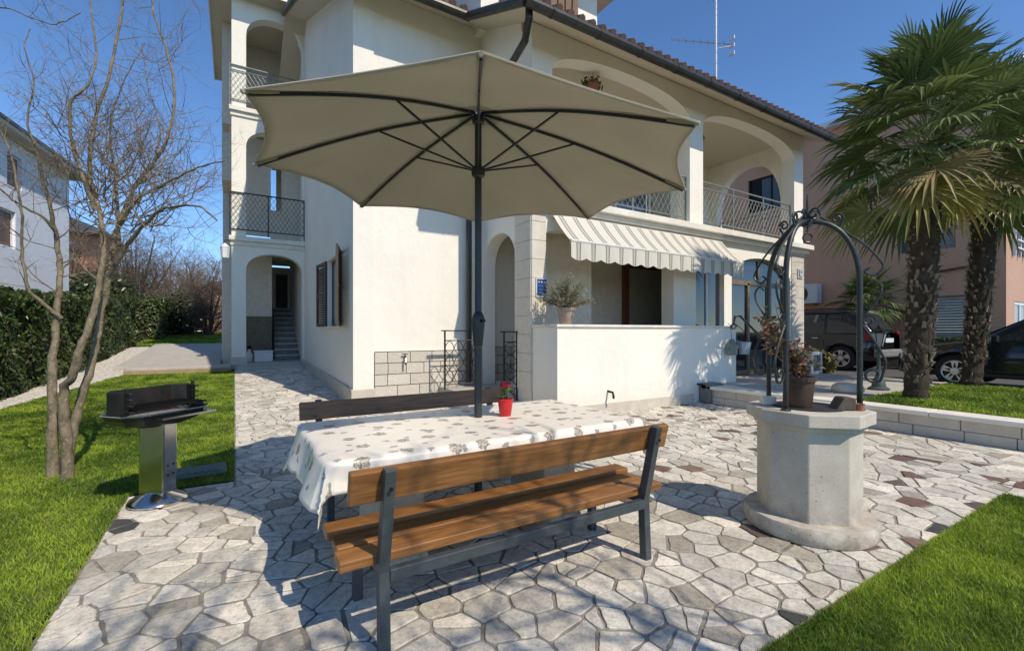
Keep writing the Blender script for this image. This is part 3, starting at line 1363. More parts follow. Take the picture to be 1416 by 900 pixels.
mb.build('light_switch', M['white_paint'], H)

# floor slab with moulding
mb = MB()
mb.box(3.99, XR + .14, 5.80, 6.3, 3.33, 3.45)
mb.box(4.0, XR + .08, 5.88, 6.3, 3.24, 3.328)
mb.box(4.02, XR + .02, 5.95, 6.3, 3.202, 3.238)
mb.box(4.28, XR, 6.302, 9.2, 3.205, 3.40)
mb.build('balcony_slab', M['trim'], H, bevel=.012)

# upper storey: balcony arcade
mb = MB()
mb.wall((4.03, YB), (1, 0), (0, 1), XR - 4.03, 3.452, 6.21, .30,
        [(.40, 3.86, 3.452, 5.56, .44), (4.28, 7.85, 3.452, 5.56, .44)])
mb.build('balcony_arcade', PL, H)
mb = MB()
mb.wall((XR, 6.30), (0, 1), (-1, 0), 8.5 - 6.30, 3.40, 6.3, .25, [(.12, 1.95, 3.40, 4.55, 1.28)])
mb.box(XR - .25, XR, 8.5, 18, .0, 6.4)
mb.wall((XR, 6.30), (0, 1), (-1, 0), 2.2, .2, 3.2, .25)
mb.build('end_wall', PL, H)
mb = MB()
mb.wall((4.281, 8.5), (1, 0), (0, 1), XR - .25 - 4.281, 3.40, 6.2, .2, [(3.9, 5.2, 3.42, 5.5, 0)])
mb.build('balcony_back_wall', PL, H)
mb = MB()
mb.box(4.281, XR - .251, 6.302, 8.5, 6.12, 6.19)
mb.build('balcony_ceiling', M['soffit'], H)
mb = MB()
for x in (8.19, 8.80, 9.42):
    mb.box(x, x + .06, 8.44, 8.50, 3.42, 5.5)
mb.box(8.25, 9.42, 8.445, 8.495, 5.44, 5.5)
mb.box(8.25, 9.42, 8.445, 8.495, 3.42, 3.5)
mb.box(8.25, 9.42, 8.445, 8.495, 4.2, 4.25)
bd = mb.build('balcony_door', M['white_paint'], H)
mb = MB()
mb.box(8.25, 9.42, 8.46, 8.47, 3.5, 5.44)
mb.build('pane', M['glass_blue'], bd)
mb = MB()
mb.box(9.55, 10.25, 8.42, 8.46, 3.45, 5.5)
mb.build('door_shutter', M['panel'], bd)


def railing(name, a, b, z0, z1, mat, parent, pitch=.13, posts=2, r=.011, double=True):
    """tube railing with an expanded-diamond lattice"""
    a, b = Vector((*a, 0)), Vector((*b, 0))
    L = (b - a).length
    u = (b - a) / L
    m_ = MB()

    def p(s, z):
        return (a.x + u.x * s, a.y + u.y * s, z)
    m_.tube([p(0, z1), p(L, z1)], r * 1.7, 8)
    m_.tube([p(0, z0), p(L, z0)], r * 1.3, 6)
    zt = z1
    if double:
        zt = z1 - .13
        m_.tube([p(0, zt), p(L, zt)], r * 1.3, 6)
    for i in range(posts + 1):
        s = L * i / posts
        m_.tube([p(s, z0 - .14), p(s, z1)], r * 1.5, 6)
    o = m_.build(name, mat, parent)
    m_ = MB()
    h = zt - z0
    k = h * .62
    s = -k
    while s < L:
        for sgn in (1, -1):
            s0, s1 = (s, s + k)
            q0, q1 = z0, zt
            if sgn < 0:
                q0, q1 = zt, z0
            # clip
            t0 = max(0, (0 - s0) / (s1 - s0))
            t1 = min(1, (L - s0) / (s1 - s0))
            if t1 > t0:
                m_.tube([p(s0 + (s1 - s0) * t0, q0 + (q1 - q0) * t0), p(s0 + (s1 - s0) * t1, q0 + (q1 - q0) * t1)], r * .45, 3, False)
        s += pitch
    m_.build('lattice', mat, o)
    return o


railing('balcony_railing', (4.44, 6.1), (7.88, 6.1), 3.62, 4.45, M['galv'], H, .13, 3)
railing('balcony_railing', (8.32, 6.1), (11.87, 6.1), 3.62, 4.45, M['galv'], H, .13, 3)
railing('balcony_railing', (XR - .12, 6.44), (XR - .12, 8.24), 3.62, 4.45, M['galv'], H, .13, 1)

# stair tower (loggia) at the far left
TX0, TX1, TY = -.06, 1.69, 14.0
mb = MB()
mb.wall((TX0, TY), (1, 0), (0, 1), TX1 - TX0 - .001, .3, 3.56, .3, [(.33, 1.70, .3, 2.92, .47)])
mb.build('tower_ground_wall', PL, H)
mb = MB()
mb.box(TX0 - .02, .29, TY - .02, TY + .32, .3, .62)
mb.build('tower_plinth', M['plinth'], H)
for zt, nm in ((3.80, 0), (7.2, 1)):
    mb = MB()
    mb.box(TX0 - .06, TX1 - .002, TY - .10, TY + .32, zt - .12, zt)
    mb.box(TX0 - .03, TX1 - .002, TY - .04, TY + .32, zt - .24, zt - .122)
    mb.box(TX0, TX1 - .002, TY + .322, 18, zt - .2, zt - .02)
    mb.build('tower_slab', M['trim'], H, bevel=.01)
mb = MB()
mb.wall((TX0, TY), (1, 0), (0, 1), TX1 - TX0 - .001, 3.802, 6.955, .3, [(.33, 1.70, 3.802, 6.2, .5)])
mb.wall((TX0, TY), (1, 0), (0, 1), TX1 - TX0 - .001, 7.202, 10.1, .3, [(.33, 1.70, 7.202, 9.15, .6)])
mb.build('tower_arcade', PL, H)
mb = MB()   # side wall standing back from the front, and back wall with an opening on the middle floor
mb.box(TX0 - .24, TX0, TY + 1.3, 18, .3, 3.55)
mb.box(TX0 - .24, TX0, TY + 1.3, 18, 5.6, 6.95)
mb.box(TX0 - .24, TX0, TY + 1.3, 18, 7.21, 10.1)
mb.box(TX0 - .24, TX0, TY + 2.6, 18, 3.56, 5.598)
mb.box(TX0, TX1 + .3, 18.0, 18.2, .3, 3.55)
mb.box(TX0, TX1 + .3, 16.2, 16.4, 7.21, 10.1)
mb.box(1.2, TX1 + .3, 17.0, 17.2, 3.81, 6.95)
mb.box(TX0, .93, 15.3, 15.45, 4.12, 6.95)
mb.box(.93, 1.22, 15.3, 15.45, 3.81, 4.9)
mb.box(1.22, TX1 - .002, 15.3, 15.45, 3.81, 6.95)
mb.box(TX1, TX1 + .28, 14.2, 18, .3, 10.1)
mb.build('tower_inner_wall', M['palepanel'], H)
mb = MB()
mb.box(.22, .98, 15.6, 15.72, 1.75, 3.55)
mb.build('stair_panel', M['palepanel'], H)
mb = MB()
mb.box(.22, .98, 15.63, 15.70, .44, 1.745)
mb.build('stair_curtain', simple('olive_brown_curtain', (.20, .175, .12), .9, c2=(.13, .11, .075), scale=12), H)
mb = MB()
mb.box(TX0, TX1, TY - .05, 18, .30, .44)
mb.box(.05, TX1 - .05, TY - .45, TY - .052, .26, .37)
mb.build('tower_step', M['slab_light'], H, bevel=.01)
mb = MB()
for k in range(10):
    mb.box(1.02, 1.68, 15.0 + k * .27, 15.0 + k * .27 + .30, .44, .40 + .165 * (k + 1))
mb.build('tower_stair', M['grey_stone'], H)  # risers darker than the treads: step shading put into the colour
mb = MB()
for k in range(10):
    mb.box(1.01, 1.685, 14.96 + k * .27, 15.0 + k * .27 + .268, .402 + .165 * (k + 1), .44 + .165 * (k + 1))
mb.build('stair_treads', M['slab_light'], H)
mb = MB()
mb.tube([(1.0, 15.0, 1.45), (1.0, 17.7, 3.2)], .02, 6)
for k in range(10):
    mb.tube([(1.0, 15.1 + k * .27, .5 + .165 * k), (1.0, 15.1 + k * .27, 1.5 + .165 * k + .02)], .012, 5)
mb.build('stair_rail', M['iron_black'], H)
mb = MB()
mb.box(1.25, 1.62, 17.95, 17.995, 2.1, 3.3)
mb.build('tower_door', M['dark_in'], H)
railing('tower_railing', (TX0 - .04, TY - .03), (TX1 - .01, TY - .03), 3.98, 4.95, M['iron'], H, .11, 2, .011, False)
railing('tower_railing', (TX0 - .04, TY - .03), (TX1 - .01, TY - .03), 7.38, 8.28, M['galv'], H, .11, 2, .011, True)
# eaves of the tower
mb = MB()
mb.box(TX0 - .5, XW + .0, TY - .5, 19, 10.1, 10.2)
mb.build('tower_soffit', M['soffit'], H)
mb = MB()
mb.box(TX0 - .53, XW + .0, TY - .53, TY - .5, 10.06, 10.28)
mb.box(TX0 - .53, TX0 - .5, TY - .499, 19, 10.06, 10.28)
mb.build('tower_fascia', M['white_paint'], H)
mb = MB()
mb.tube([(TX0 - .6, TY - .6, 10.3), (XW, TY - .6, 10.3)], .07, 8)
mb.build('tower_gutter', M['gutter'], H)

# roof: one plane rising from the eaves, back slope behind
RX0, RXR = XW - .52, XR + .45
EY1, EY2, RY_ = 5.38, YF - .55, 13.6


def rslab(poly, dz0, dz1, m_, back=False):
    f = (lambda y: roofz(y)) if not back else (lambda y: roofz(RY_) - (y - RY_) * .47)
    n_ = len(poly)
    b = len(m_.v)
    for dz in (dz0, dz1):
        m_.v += [(x, y, f(y) + dz) for x, y in poly]
    m_.face([b + i for i in reversed(range(n_))])
    m_.face([b + n_ + i for i in range(n_)])
    for i in range(n_):
        j = (i + 1) % n_
        m_.face([b + i, b + j, b + n_ + j, b + n_ + i])


mb = MB()
rslab([(RX0, EY2), (4.03 - .5, EY2), (4.03 - .5, EY1), (RXR, EY1), (RXR, RY_), (RX0, RY_)], .0, .09, mb)
rslab([(RX0, RY_), (RXR, RY_), (RXR, 19), (RX0, 19)], .0, .09, mb, True)
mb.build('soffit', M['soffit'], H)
mb = MB()
rslab([(RX0 + .02, EY2 + .02), (4.03 - .48, EY2 + .02), (4.03 - .48, EY1 + .02), (RXR - .02, EY1 + .02), (RXR - .02, RY_), (RX0 + .02, RY_)], .092, .15, mb)
rslab([(RX0 + .02, RY_), (RXR - .02, RY_), (RXR - .02, 19), (RX0 + .02, 19)], .092, .15, mb, True)
# rows of barrel tiles running up the slope
x = 3.66
while x < RXR:
    mb.tube([(x, EY1 - .03, roofz(EY1 - .03) + .135), (x, 13.0, roofz(13.0) + .15)], .062, 8)
    x += .215
x = RX0 + .1
while x < 3.6:
    mb.tube([(x, EY2 - .03, roofz(EY2 - .03) + .135), (x, 13.0, roofz(13.0) + .15)], .062, 8)
    x += .215
mb.tube([(RX0, RY_, roofz(RY_) + .16), (RXR, RY_, roofz(RY_) + .16)], .13, 10)
roof = mb.build('roof', M['tile'], H, smooth=False)
# gutters follow the eaves; verges carry the same dark metal
mb = MB()


def gut(a, b, r=.075):
    mb.tube([a, b], r, 10)


zg1, zg2 = roofz(EY1) - .03, roofz(EY2) - .03
gut((3.45, EY1 - .07, zg1), (RXR + .05, EY1 - .07, zg1))
gut((RX0 - .05, EY2 - .07, zg2), (3.5, EY2 - .07, zg2))
gut((3.46, EY2 - .07, zg2), (3.46, EY1 - .07, zg1), .07)
gut((RX0 - .05, EY2 - .07, zg2 + .02), (RX0 - .05, RY_, roofz(RY_) + .02), .07)
x = 3.9
while x < RXR:
    mb.tube([(x, EY1 - .07, zg1), (x + .03, EY1 - .07, zg1)], .084, 10)
    x += .9
mb.build('gutter', M['gutter'], H)
mb = MB()
mb.tube([(3.60, 5.42, 6.02), (3.62, 5.46, 5.80), (3.68, 5.66, 5.60), (3.72, 7.35, 5.02), (3.72, 7.52, 4.85), (3.72, 7.62, 4.6), (3.72, 7.64, .35)], .055, 10)
mb.build('downpipe', M['gutter'], H)

# windows of the gable wall


def gable_window(z0, z1, ya, yb):
    m_ = MB()
    X = XW + .09
    w = .06
    m_.box(X, X + .06, ya, yb, z0, z0 + w)
    m_.box(X, X + .06, ya, yb, z1 - w, z1)
    for y in (ya, (ya + yb) / 2 - w / 2, yb - w):
        m_.box(X + .001, X + .059, y, y + w, z0 + w, z1 - w)
    win = m_.build('window', M['shutter'], H)
    m_ = MB()
    m_.box(X + .025, X + .035, ya + w, yb - w, z0 + w, z1 - w)
    m_.build('pane', glass_mat('curtained_glass', (.34, .37, .38), .12), win)
    m_ = MB()
    m_.box(XW - .06, XW + .1, ya - .06, yb + .06, z0 - .045, z0 - .002)
    m_.build('sill', M['trim'], win)
    for hinge, dv in ((yb, (-.10, .995)), (ya, (-.26, -.97))):
        # leaf swings outwards (towards -x) about its hinge
        m_ = MB()
        L = (yb - ya) / 2
        dirv = Vector((*dv, 0)).normalized()
        n_ = Vector((dirv.y, -dirv.x, 0))
        o_ = Vector((XW - .02, hinge, 0))

        def bar(s0, s1, za, zb, th):
            c = o_ + dirv * ((s0 + s1) / 2)
            m_.obox(Vector((*(o_ + dirv * s0).xy, (za + zb) / 2)), Vector((*(o_ + dirv * s1).xy, (za + zb) / 2)), th, zb - za)
        bar(0, .07, z0, z1, .04)
        bar(L - .07, L, z0, z1, .04)
        for za in (z0, (z0 + z1) / 2 - .035, z1 - .07):
            bar(.07, L - .07, za, za + .07, .036)
        z = z0 + .1
        while z < z1 - .1:
            a = o_ + dirv * .07
            b = o_ + dirv * (L - .07)
            m_.obox((a.x, a.y, z), (b.x, b.y, z), .042, .009, tuple(n_ * .6 + Vector((0, 0, .8))))
            z += .052
        m_.build('shutter', M['shutter'], win)


gable_window(1.4, 2.78, 8.8, 10.3)

# awning over the terrace
AX0, AX1 = 4.36, 8.80
aw = thing('awning', 'striped cream and grey awning with scalloped valance over the terrace parapet', 'awning', (6.5, 5.8, 2.7))
mb = MB()
mb.grid(lambda u, v: (AX0 + (AX1 - AX0) * u, 5.90 - .46 * v, 3.18 - .50 * v - .025 * math.sin(PI * v)), 44, 6,
        lambda u, v: ((AX1 - AX0) * u, v))
mb.build('canvas', M['awning'], aw, solid=.003)
mb = MB()


def val(u, v):
    x = AX0 + (AX1 - AX0) * u
    sc = .235 + .045 * abs(math.sin(PI * (x - AX0) / .30)) ** .7
    return (x, 5.425 + .012 * math.sin(x * 21) * v, 2.665 - sc * v)


mb.grid(val, 220, 3, lambda u, v: ((AX1 - AX0) * u, v))
mb.build('valance', M['awning'], aw, solid=.003)
mb = MB()
mb.tube([(AX0, 5.435, 2.68), (AX1, 5.435, 2.68)], .024, 8)
mb.build('front_bar', M['awning_bar'], aw)
mb = MB()
for x in (AX0 + .25, AX1 - .25):
    mb.tube([(x, 5.95, 2.95), (x + .05, 5.7, 2.84), (x, 5.45, 2.68)], .018, 6)
mb.tube([(AX0, 5.93, 3.17), (AX1, 5.93, 3.17)], .035, 8)
mb.build('arm', M['awning_bar'], aw)

# dormer on the roof
mb = MB()
mb.box(3.9, 6.75, 7.5, 11, 6.9, 8.75)
dm = mb.build('dormer', PL, H)
mb = MB()
mb.box(4.3, 6.15, 7.42, 7.497, 7.35, 8.5)
for i in range(10):
    mb.box(4.32 + i * .185, 4.46 + i * .185, 7.39, 7.418, 7.4, 8.46)
mb.build('dormer_shutter', M['brownwood'], dm)
mb = MB()
mb.box(3.4, 7.3, 6.95, 11.4, 8.752, 8.9)
mb.build('dormer_eaves', M['trim'], dm)
mb = MB()
mb.box(3.35, 7.35, 6.9, 11.4, 8.902, 9.0)
for i in range(19):
    mb.tube([(3.45 + i * .21, 6.88, 9.0), (3.45 + i * .21, 11.3, 9.4)], .06, 8)
mb.build('dormer_roof', M['tile'], dm)

# rear wall closes the house
mb = MB()
mb.box(TX1 + .3, XR, 18.0, 18.25, 0, 6.4)
mb.build('rear_wall', PL, H)
for x, yb_ in ((XR - .25, 0),):
    mb = MB()
    mb.prism([(6.31, 6.3), (18.2, 6.41), (18.2, 7.4), (RY_, roofz(RY_) - .01), (6.31, roofz(6.31) - .01)], XR - .25, XR - .002, 'x')
    mb.build('end_gable', PL, H)

# ---------------- small things on the house
ant = thing('antenna', 'tall thin TV antenna mast standing on the tiled roof against the sky', 'antenna', tuple(at(990, 100, 12.9)))
ab = at(990, 110, 12.9)
mb = MB()
mb.tube([(ab.x, ab.y, 7.0), (ab.x, ab.y, 11.4)], .028, 8)
mb.build('mast', M['white_paint'], ant)
ru = Vector((RX, RY, 0))
fu = Vector((FX, FY, 0))


def yagi(z, d, L, k, l0):
    m_ = MB()
    c = Vector((ab.x, ab.y, z))
    d = d.normalized()
    sd = Vector((-d.y, d.x, 0))
    m_.tube([c - d * L * .25, c + d * L * .75], .014, 6)
    for i in range(k):
        p = c + d * (L * (i / (k - 1) - .25))
        m_.tube([p - sd * l0 * (1 - .03 * i), p + sd * l0 * (1 - .03 * i)], .006, 4)
    m_.build('aerial', M['chrome'], ant)


yagi(9.45, -ru + fu * .5 + Vector((0, 0, .42)), 1.7, 9, .18)
yagi(10.85, ru - fu * .3, .7, 6, .35)
mb = MB()
mb.tube([(ab.x, ab.y, 9.3), (ab.x + ru.x * .45, ab.y + ru.y * .45, 9.38)], .012, 5)
for s in (-.22, .0, .22):
    mb.obox((ab.x + ru.x * .45, ab.y + ru.y * .45, 9.38 + s - .05), (ab.x + ru.x * .45, ab.y + ru.y * .45, 9.38 + s + .05), .03, .16, (0, 1, 0))
mb.build('panel_aerial', M['white_paint'], ant)

sg = thing('apartment_sign', 'blue enamel plaque with white stars on the corner pier above the parapet', 'sign', (4.15, 5.965, 2.0))
mb = MB()
mb.box(4.10, 4.285, 5.955, 5.970, 1.86, 2.13)
mb.build('plate', M['blue'], sg, bevel=.003)
mb = MB()
for k in range(3):
    cx_, cz_ = 4.135 + k * .052, 2.085
    st = [(cx_ + (.02 if i % 2 == 0 else .008) * math.sin(i * PI / 5), cz_ + (.02 if i % 2 == 0 else .008) * math.cos(i * PI / 5)) for i in range(10)]
    mb.prism(st, 5.950, 5.954, 'y')
mb.build('stars', M['white_paint'], sg)
mb = MB()
for z, w_ in ((2.02, .05), (1.965, .075), (1.915, .06)):
    mb.box(4.125, 4.125 + w_, 5.951, 5.954, z - .006, z + .006)
    mb.box(4.135 + w_, 4.15 + w_ * 1.5, 5.951, 5.954, z - .006, z + .006)
put(mb.build('faded_text', simple('faded_blue_print', (.10, .22, .40), .4), sg), 'stuff')
mb = MB()
for a in ((4.085, 4.099, 1.845, 2.145), (4.286, 4.2945, 1.845, 2.145), (4.099, 4.286, 2.131, 2.145), (4.099, 4.286, 1.845, 1.859)):
    mb.box(a[0], a[1], 5.952, 5.969, a[2], a[3])
mb.build('frame', M['white_paint'], sg)
sg = thing('house_number_plate', 'small grey house number plate on the right corner of the villa beside the glazed door', 'sign', (12.1, 5.97, 2.7))
mb = MB()
mb.box(11.98, 12.22, 5.955, 5.978, 2.62, 2.86)
mb.build('plate', simple('pale_enamel', (.52, .51, .52), .4), sg, bevel=.003)
mb = MB()
mb.box(12.02, 12.06, 5.95, 5.954, 2.65, 2.83)
mb.box(12.075, 12.14, 5.95, 5.954, 2.65, 2.675)
mb.box(12.13, 12.17, 5.95, 5.954, 2.76, 2.81)
mb.build('digits', simple('dark_print', (.10, .10, .10), .5), sg)

tp = thing('garden_tap', 'small metal garden tap on the stone block wall left of the railing', 'tap', (2.52, YF - .05, .82))
mb = MB()
mb.tube([(2.52, YF - .03, .83), (2.52, YF - .11, .83), (2.52, YF - .13, .78), (2.52, YF - .13, .72)], .018, 8)
mb.build('spout', M['chrome'], tp)
mb = MB()
mb.tube([(2.52, YF - .08, .84), (2.52, YF - .08, .90)], .01, 6)
mb.obox((2.47, YF - .08, .905), (2.57, YF - .08, .905), .02, .012)
mb.build('handle', M['iron_black'], tp)


def iron_panel(name, label, a, b, z0, z1, n):
    t = thing(name, label, 'railing', (*a, z0), 0, 'iron railings at the porch steps')
    a, b = Vector((*a, 0)), Vector((*b, 0))
    L = (b - a).length
    u = (b - a) / L
    m_ = MB()

    def p(s, z):
        return (a.x + u.x * s, a.y + u.y * s, z)
    m_.tube([p(0, z0), p(0, z1)], .016, 6)
    m_.tube([p(L, z0), p(L, z1)], .016, 6)
    for zz in (z0 + .08, z1 - .16, ):
        m_.tube([p(0, zz), p(L, zz)], .010, 5)
    m_.build('frame', M['iron_black'], t)
    m_ = MB()
    m_.obox(p(-.06, z1 + .01), p(L + .04, z1 + .01), .05, .02)
    m_.build('handrail', M['iron_black'], t)
    m_ = MB()
    zz0, zz1 = z0 + .08, z1 - .16
    w = L / n
    rows = max(2, int((zz1 - zz0) / .2))
    hh = (zz1 - zz0) / rows
    for i in range(n):
        for j in range(rows):
            c0, c1 = w * i, w * (i + 1)
            q0, q1 = zz0 + hh * j, zz0 + hh * (j + 1)
            mid = (c0 + c1) / 2
            # two bowed bars forming a pointed oval
            for sg_ in (-1, 1):
                m_.tube([p(mid + sg_ * w * .46 * math.sin(PI * k / 8), q0 + (q1 - q0) * k / 8) for k in range(9)], .007, 4)
            m_.tube([p(mid, q0), p(mid, q1)], .005, 4) if (i + j) % 2 else None
    m_.build('scrollwork', M['iron_black'], t)
    return t


iron_panel('iron_railing', 'black wrought iron railing panel before the stone blocks, left of the parasol pole', (3.10, 7.3), (3.80, 7.3), .30, 1.30, 4)
iron_panel('iron_railing', 'narrow black wrought iron railing panel beside the porch pier, right of the parasol pole', (3.86, 6.58), (4.0, 6.40), .0, 1.28, 1)

wl = thing('wall_lantern', 'white lantern on the left edge of the far stair tower', 'lamp', tuple(at(311, 348, 11.7)))
c = at(311, 348, 11.85)
mb = MB()
mb.lathe([(.09, -.16), (.11, .1), (.12, .12), (.02, .22)], c.x, c.y, c.z, 6)
mb.build('lamp_shade', M['white_paint'], wl)
mb = MB()
mb.tube([(c.x, c.y, c.z + .2), (c.x, c.y, c.z + .3), (-.05, 13.99, c.z + .3)], .014, 6)
mb.build('bracket', M['iron_black'], wl)

bx = thing('storage_box', 'pale storage box on the floor of the far stair tower', 'box', (.62, 14.9, .44))
mb = MB()
mb.box(.48, .95, 14.7, 15.0, .44, .72)
mb.build('body', M['white_paint'], bx, bevel=.015)
mb = MB()
mb.box(.465, .965, 14.685, 15.015, .722, .75)
mb.build('lid', M['greywhite'], bx, bevel=.008)
bt = thing('watering_jug', 'small dark and white jug standing left of the storage box in the stair tower', 'jug', (.36, 14.8, .44))
mb = MB()
mb.lathe([(.075, 0), (.085, .02), (.085, .22), (.05, .28), (.035, .30), (.035, .36)], .36, 14.8, .44, 14)
mb.build('body', M['white_paint'], bt, smooth=True)
mb = MB()
mb.lathe([(.05, .36), (.06, .37), (.06, .43), (.03, .46)], .36, 14.8, .44, 12)
mb.build('cap', M['iron_black'], bt)

sb = thing('stone_trough', 'small grey stone block against the base of the terrace parapet in the palm shadow', 'stone block', (7.4, 5.2, 0))
mb = MB()
mb.box(7.25, 7.62, 5.08, 5.31, 0.012, .36)
mb.build('block', M['grey_stone'], sb, bevel=.015)

# buckets hanging from the parapet end
hk = thing('hanging_planter', 'grey star shaped tin planter hanging on the parapet end, left of the bucket', 'planter', (8.44, 5.2, 1.0))
hc = Vector((8.10, 5.22, .98))
mb = MB()
st = []
for i in range(10):
    rr = .17 if i % 2 == 0 else .10
    st.append((hc.x + rr * math.sin(i * PI / 5), hc.z + rr * math.cos(i * PI / 5)))
mb.prism(st, hc.y - .05, hc.y + .05, 'y')
mb.build('star', M['galv'], hk, bevel=.004)
mb = MB()
mb.tube([(hc.x, hc.y, hc.z + .16), (hc.x, hc.y + .04, hc.z + .45), (hc.x, 5.31, hc.z + .47)], .006, 5)
mb.build('wire', M['iron_black'], hk)
hk = thing('hanging_bucket', 'pale blue tin bucket hanging at the right end of the parapet beside the star planter', 'bucket', (8.42, 5.2, .98))
hc = Vector((8.40, 5.16, .86))
mb = MB()
mb.lathe([(.085, 0), (.125, .23), (.132, .235), (.118, .235), (.08, .01)], hc.x, hc.y, hc.z, 16)
mb.build('pail', simple('pale_blue_tin', (.36, .45, .50), .4, .3), hk)
mb = MB()
mb.tube([(hc.x - .125, hc.y, hc.z + .22), (hc.x - .09, hc.y, hc.z + .38), (hc.x, hc.y, hc.z + .44), (hc.x + .09, hc.y, hc.z + .38), (hc.x + .125, hc.y, hc.z + .22)], .005, 5)
mb.tube([(hc.x, hc.y, hc.z + .44), (hc.x, 5.31, hc.z + .56)], .006, 5)
mb.build('handle', M['iron_black'], hk)

# hanging basket in the first balcony arch
hb = thing('hanging_basket', 'terracotta hanging basket with small leaves under the first balcony arch', 'plant pot', tuple(at(817, 120, 8.6)))
c = at(818, 121, 8.35)
mb = MB()
mb.lathe([(.04, -.09), (.10, -.06), (.14, .03), (.145, .04), (.12, .04)], c.x, c.y, c.z, 14)
mb.build('bowl', M['terracotta'], hb)
mb = MB()
for k in range(90):
    a = random.uniform(0, 2 * PI)
    rr = random.uniform(.02, .22)
    p = Vector((c.x + rr * math.cos(a), c.y + rr * math.sin(a), c.z + random.uniform(.0, .12)))
    mb.col = random.choice([(.03, .06, .015), (.06, .09, .02), (.09, .08, .04)])
    d1 = Vector((random.uniform(-1, 1), random.uniform(-1, 1), random.uniform(-.4, 1))).normalized() * .05
    d2 = d1.cross(Vector((random.random(), random.random(), random.random()))).normalized() * .018
    mb.poly([p - d1, p + d2, p + d1, p - d2])
mb.build('foliage', M['leaf'], hb)
mb = MB()
for k in range(3):
    a = k * 2.09
    mb.tube([(c.x + .13 * math.cos(a), c.y + .13 * math.sin(a), c.z + .04), (c.x, c.y, 6.115)], .003, 3)
mb.build('chain', M['iron_black'], hb)
# bracket lamp on the inner side of the middle pillar
wl = thing('bracket_lamp', 'small dark bracket lamp on the middle balcony pillar', 'lamp', (8.35, 6.15, 5.35))
mb = MB()
mb.tube([(8.311, 6.15, 5.45), (8.40, 6.15, 5.5), (8.48, 6.15, 5.46)], .015, 6)
mb.build('arm', M['iron_black'], wl)
mb = MB()
mb.lathe([(.02, .06), (.06, -.02), (.055, -.05), (.02, -.08)], 8.48, 6.15, 5.42, 10)
mb.build('lamp_shade', M['rust'], wl)
# ------------------------------------------------------------------ picnic table, cloth, benches
TXA, TXB, TYA, TYB, TZ = .36, 2.30, 2.14, 3.14, .715
tb = thing('picnic_table', 'stone pedestal picnic table hidden under the printed white tablecloth', 'table', (1.33, 2.64, 0))
mb = MB()
mb.box(TXA + .01, TXB - .01, TYA + .01, TYB - .01, TZ - .07, TZ - .004)
mb.build('tabletop', M['concrete'], tb, bevel=.01)
for x in (.78, 1.86):
    mb = MB()
    mb.prism([(2.36, .0), (2.92, .0), (2.92, .08), (2.86, .14), (2.84, .64), (2.44, .64), (2.42, .14), (2.36, .08)], x - .13, x + .13, 'x')
    mb.build('pedestal', M['well'], tb, bevel=.012)

hx, hy = (TXB - TXA) / 2, (TYB - TYA) / 2
cxm, cym = (TXA + TXB) / 2, (TYA + TYB) / 2
OV = .24


def cloth_pt(a, b):
    """drape of a flat sheet point (a,b) over the table"""
    ex, ey = max(0, abs(a) - hx), max(0, abs(b) - hy)
    sx, sy = (1 if a > 0 else -1), (1 if b > 0 else -1)
    x, y = min(abs(a), hx), min(abs(b), hy)
    z = 0.0
    if ex <= 0 and ey <= 0:
        zz = .0016 * math.sin(9 * a + 4 * b) + .003 * noise.noise((a * 4, b * 4, 1))
        for c_ in (-.33, .0, .32):
            zz += .0035 * math.exp(-((b - c_) / .012) ** 2)
        for c_ in (-.62, -.05, .55):
            zz += .003 * math.exp(-((a - c_) / .012) ** 2)
        return (cxm + a, cym + b, TZ + .004 + max(0, zz))

    def fall(e):
        # quarter-round over the edge then nearly straight down
        r = .018
        if e < r * PI / 2:
            t = e / r
            return r * math.sin(t), r * (1 - math.cos(t))
        q = e - r * PI / 2
        return r + q * .10, r + q * .985
    if ex > 0 and ey > 0:
        m_, n_ = min(ex, ey), max(ex, ey)
        out, dz = fall(n_ + m_ * .35)
        flare = m_ * .80
        if ex > ey:
            x += out * .8 + .0
            y += flare * .55
            x += m_ * .15
        else:
            y += out * .8
            x += flare * .55
            y += m_ * .15
        z = -dz
    elif ex > 0:
        out, dz = fall(ex)
        k = .5 + .5 * math.sin(b * 11 + sx)
        x += out + ex * (.20 if sx < 0 else .08) * (.3 + k)
        z = -dz * (1 - .12 * (.3 + k))
    else:
        out, dz = fall(ey)
        k = .5 + .5 * math.sin(a * 7.3 + 1.2 * sy)
        y += out + ey * .16 * k
        z = -dz * (1 - .03 * k)
    return (cxm + x * sx, cym + y * sy, TZ + .004 + z)


mb = MB()
mb.grid(lambda u, v: cloth_pt((u - .5) * 2 * (hx + OV), -(hy + .15) + v * (2 * hy + .15 + OV)), 120, 84,
        lambda u, v: (u * 2 * (hx + OV), v * 2 * (hy + OV)))
cl = mb.build('tablecloth', M['cloth'], None, smooth=True, solid=.0025)
tag(cl, 'white tablecloth printed with brown leaf motifs draped over the picnic table', 'tablecloth')


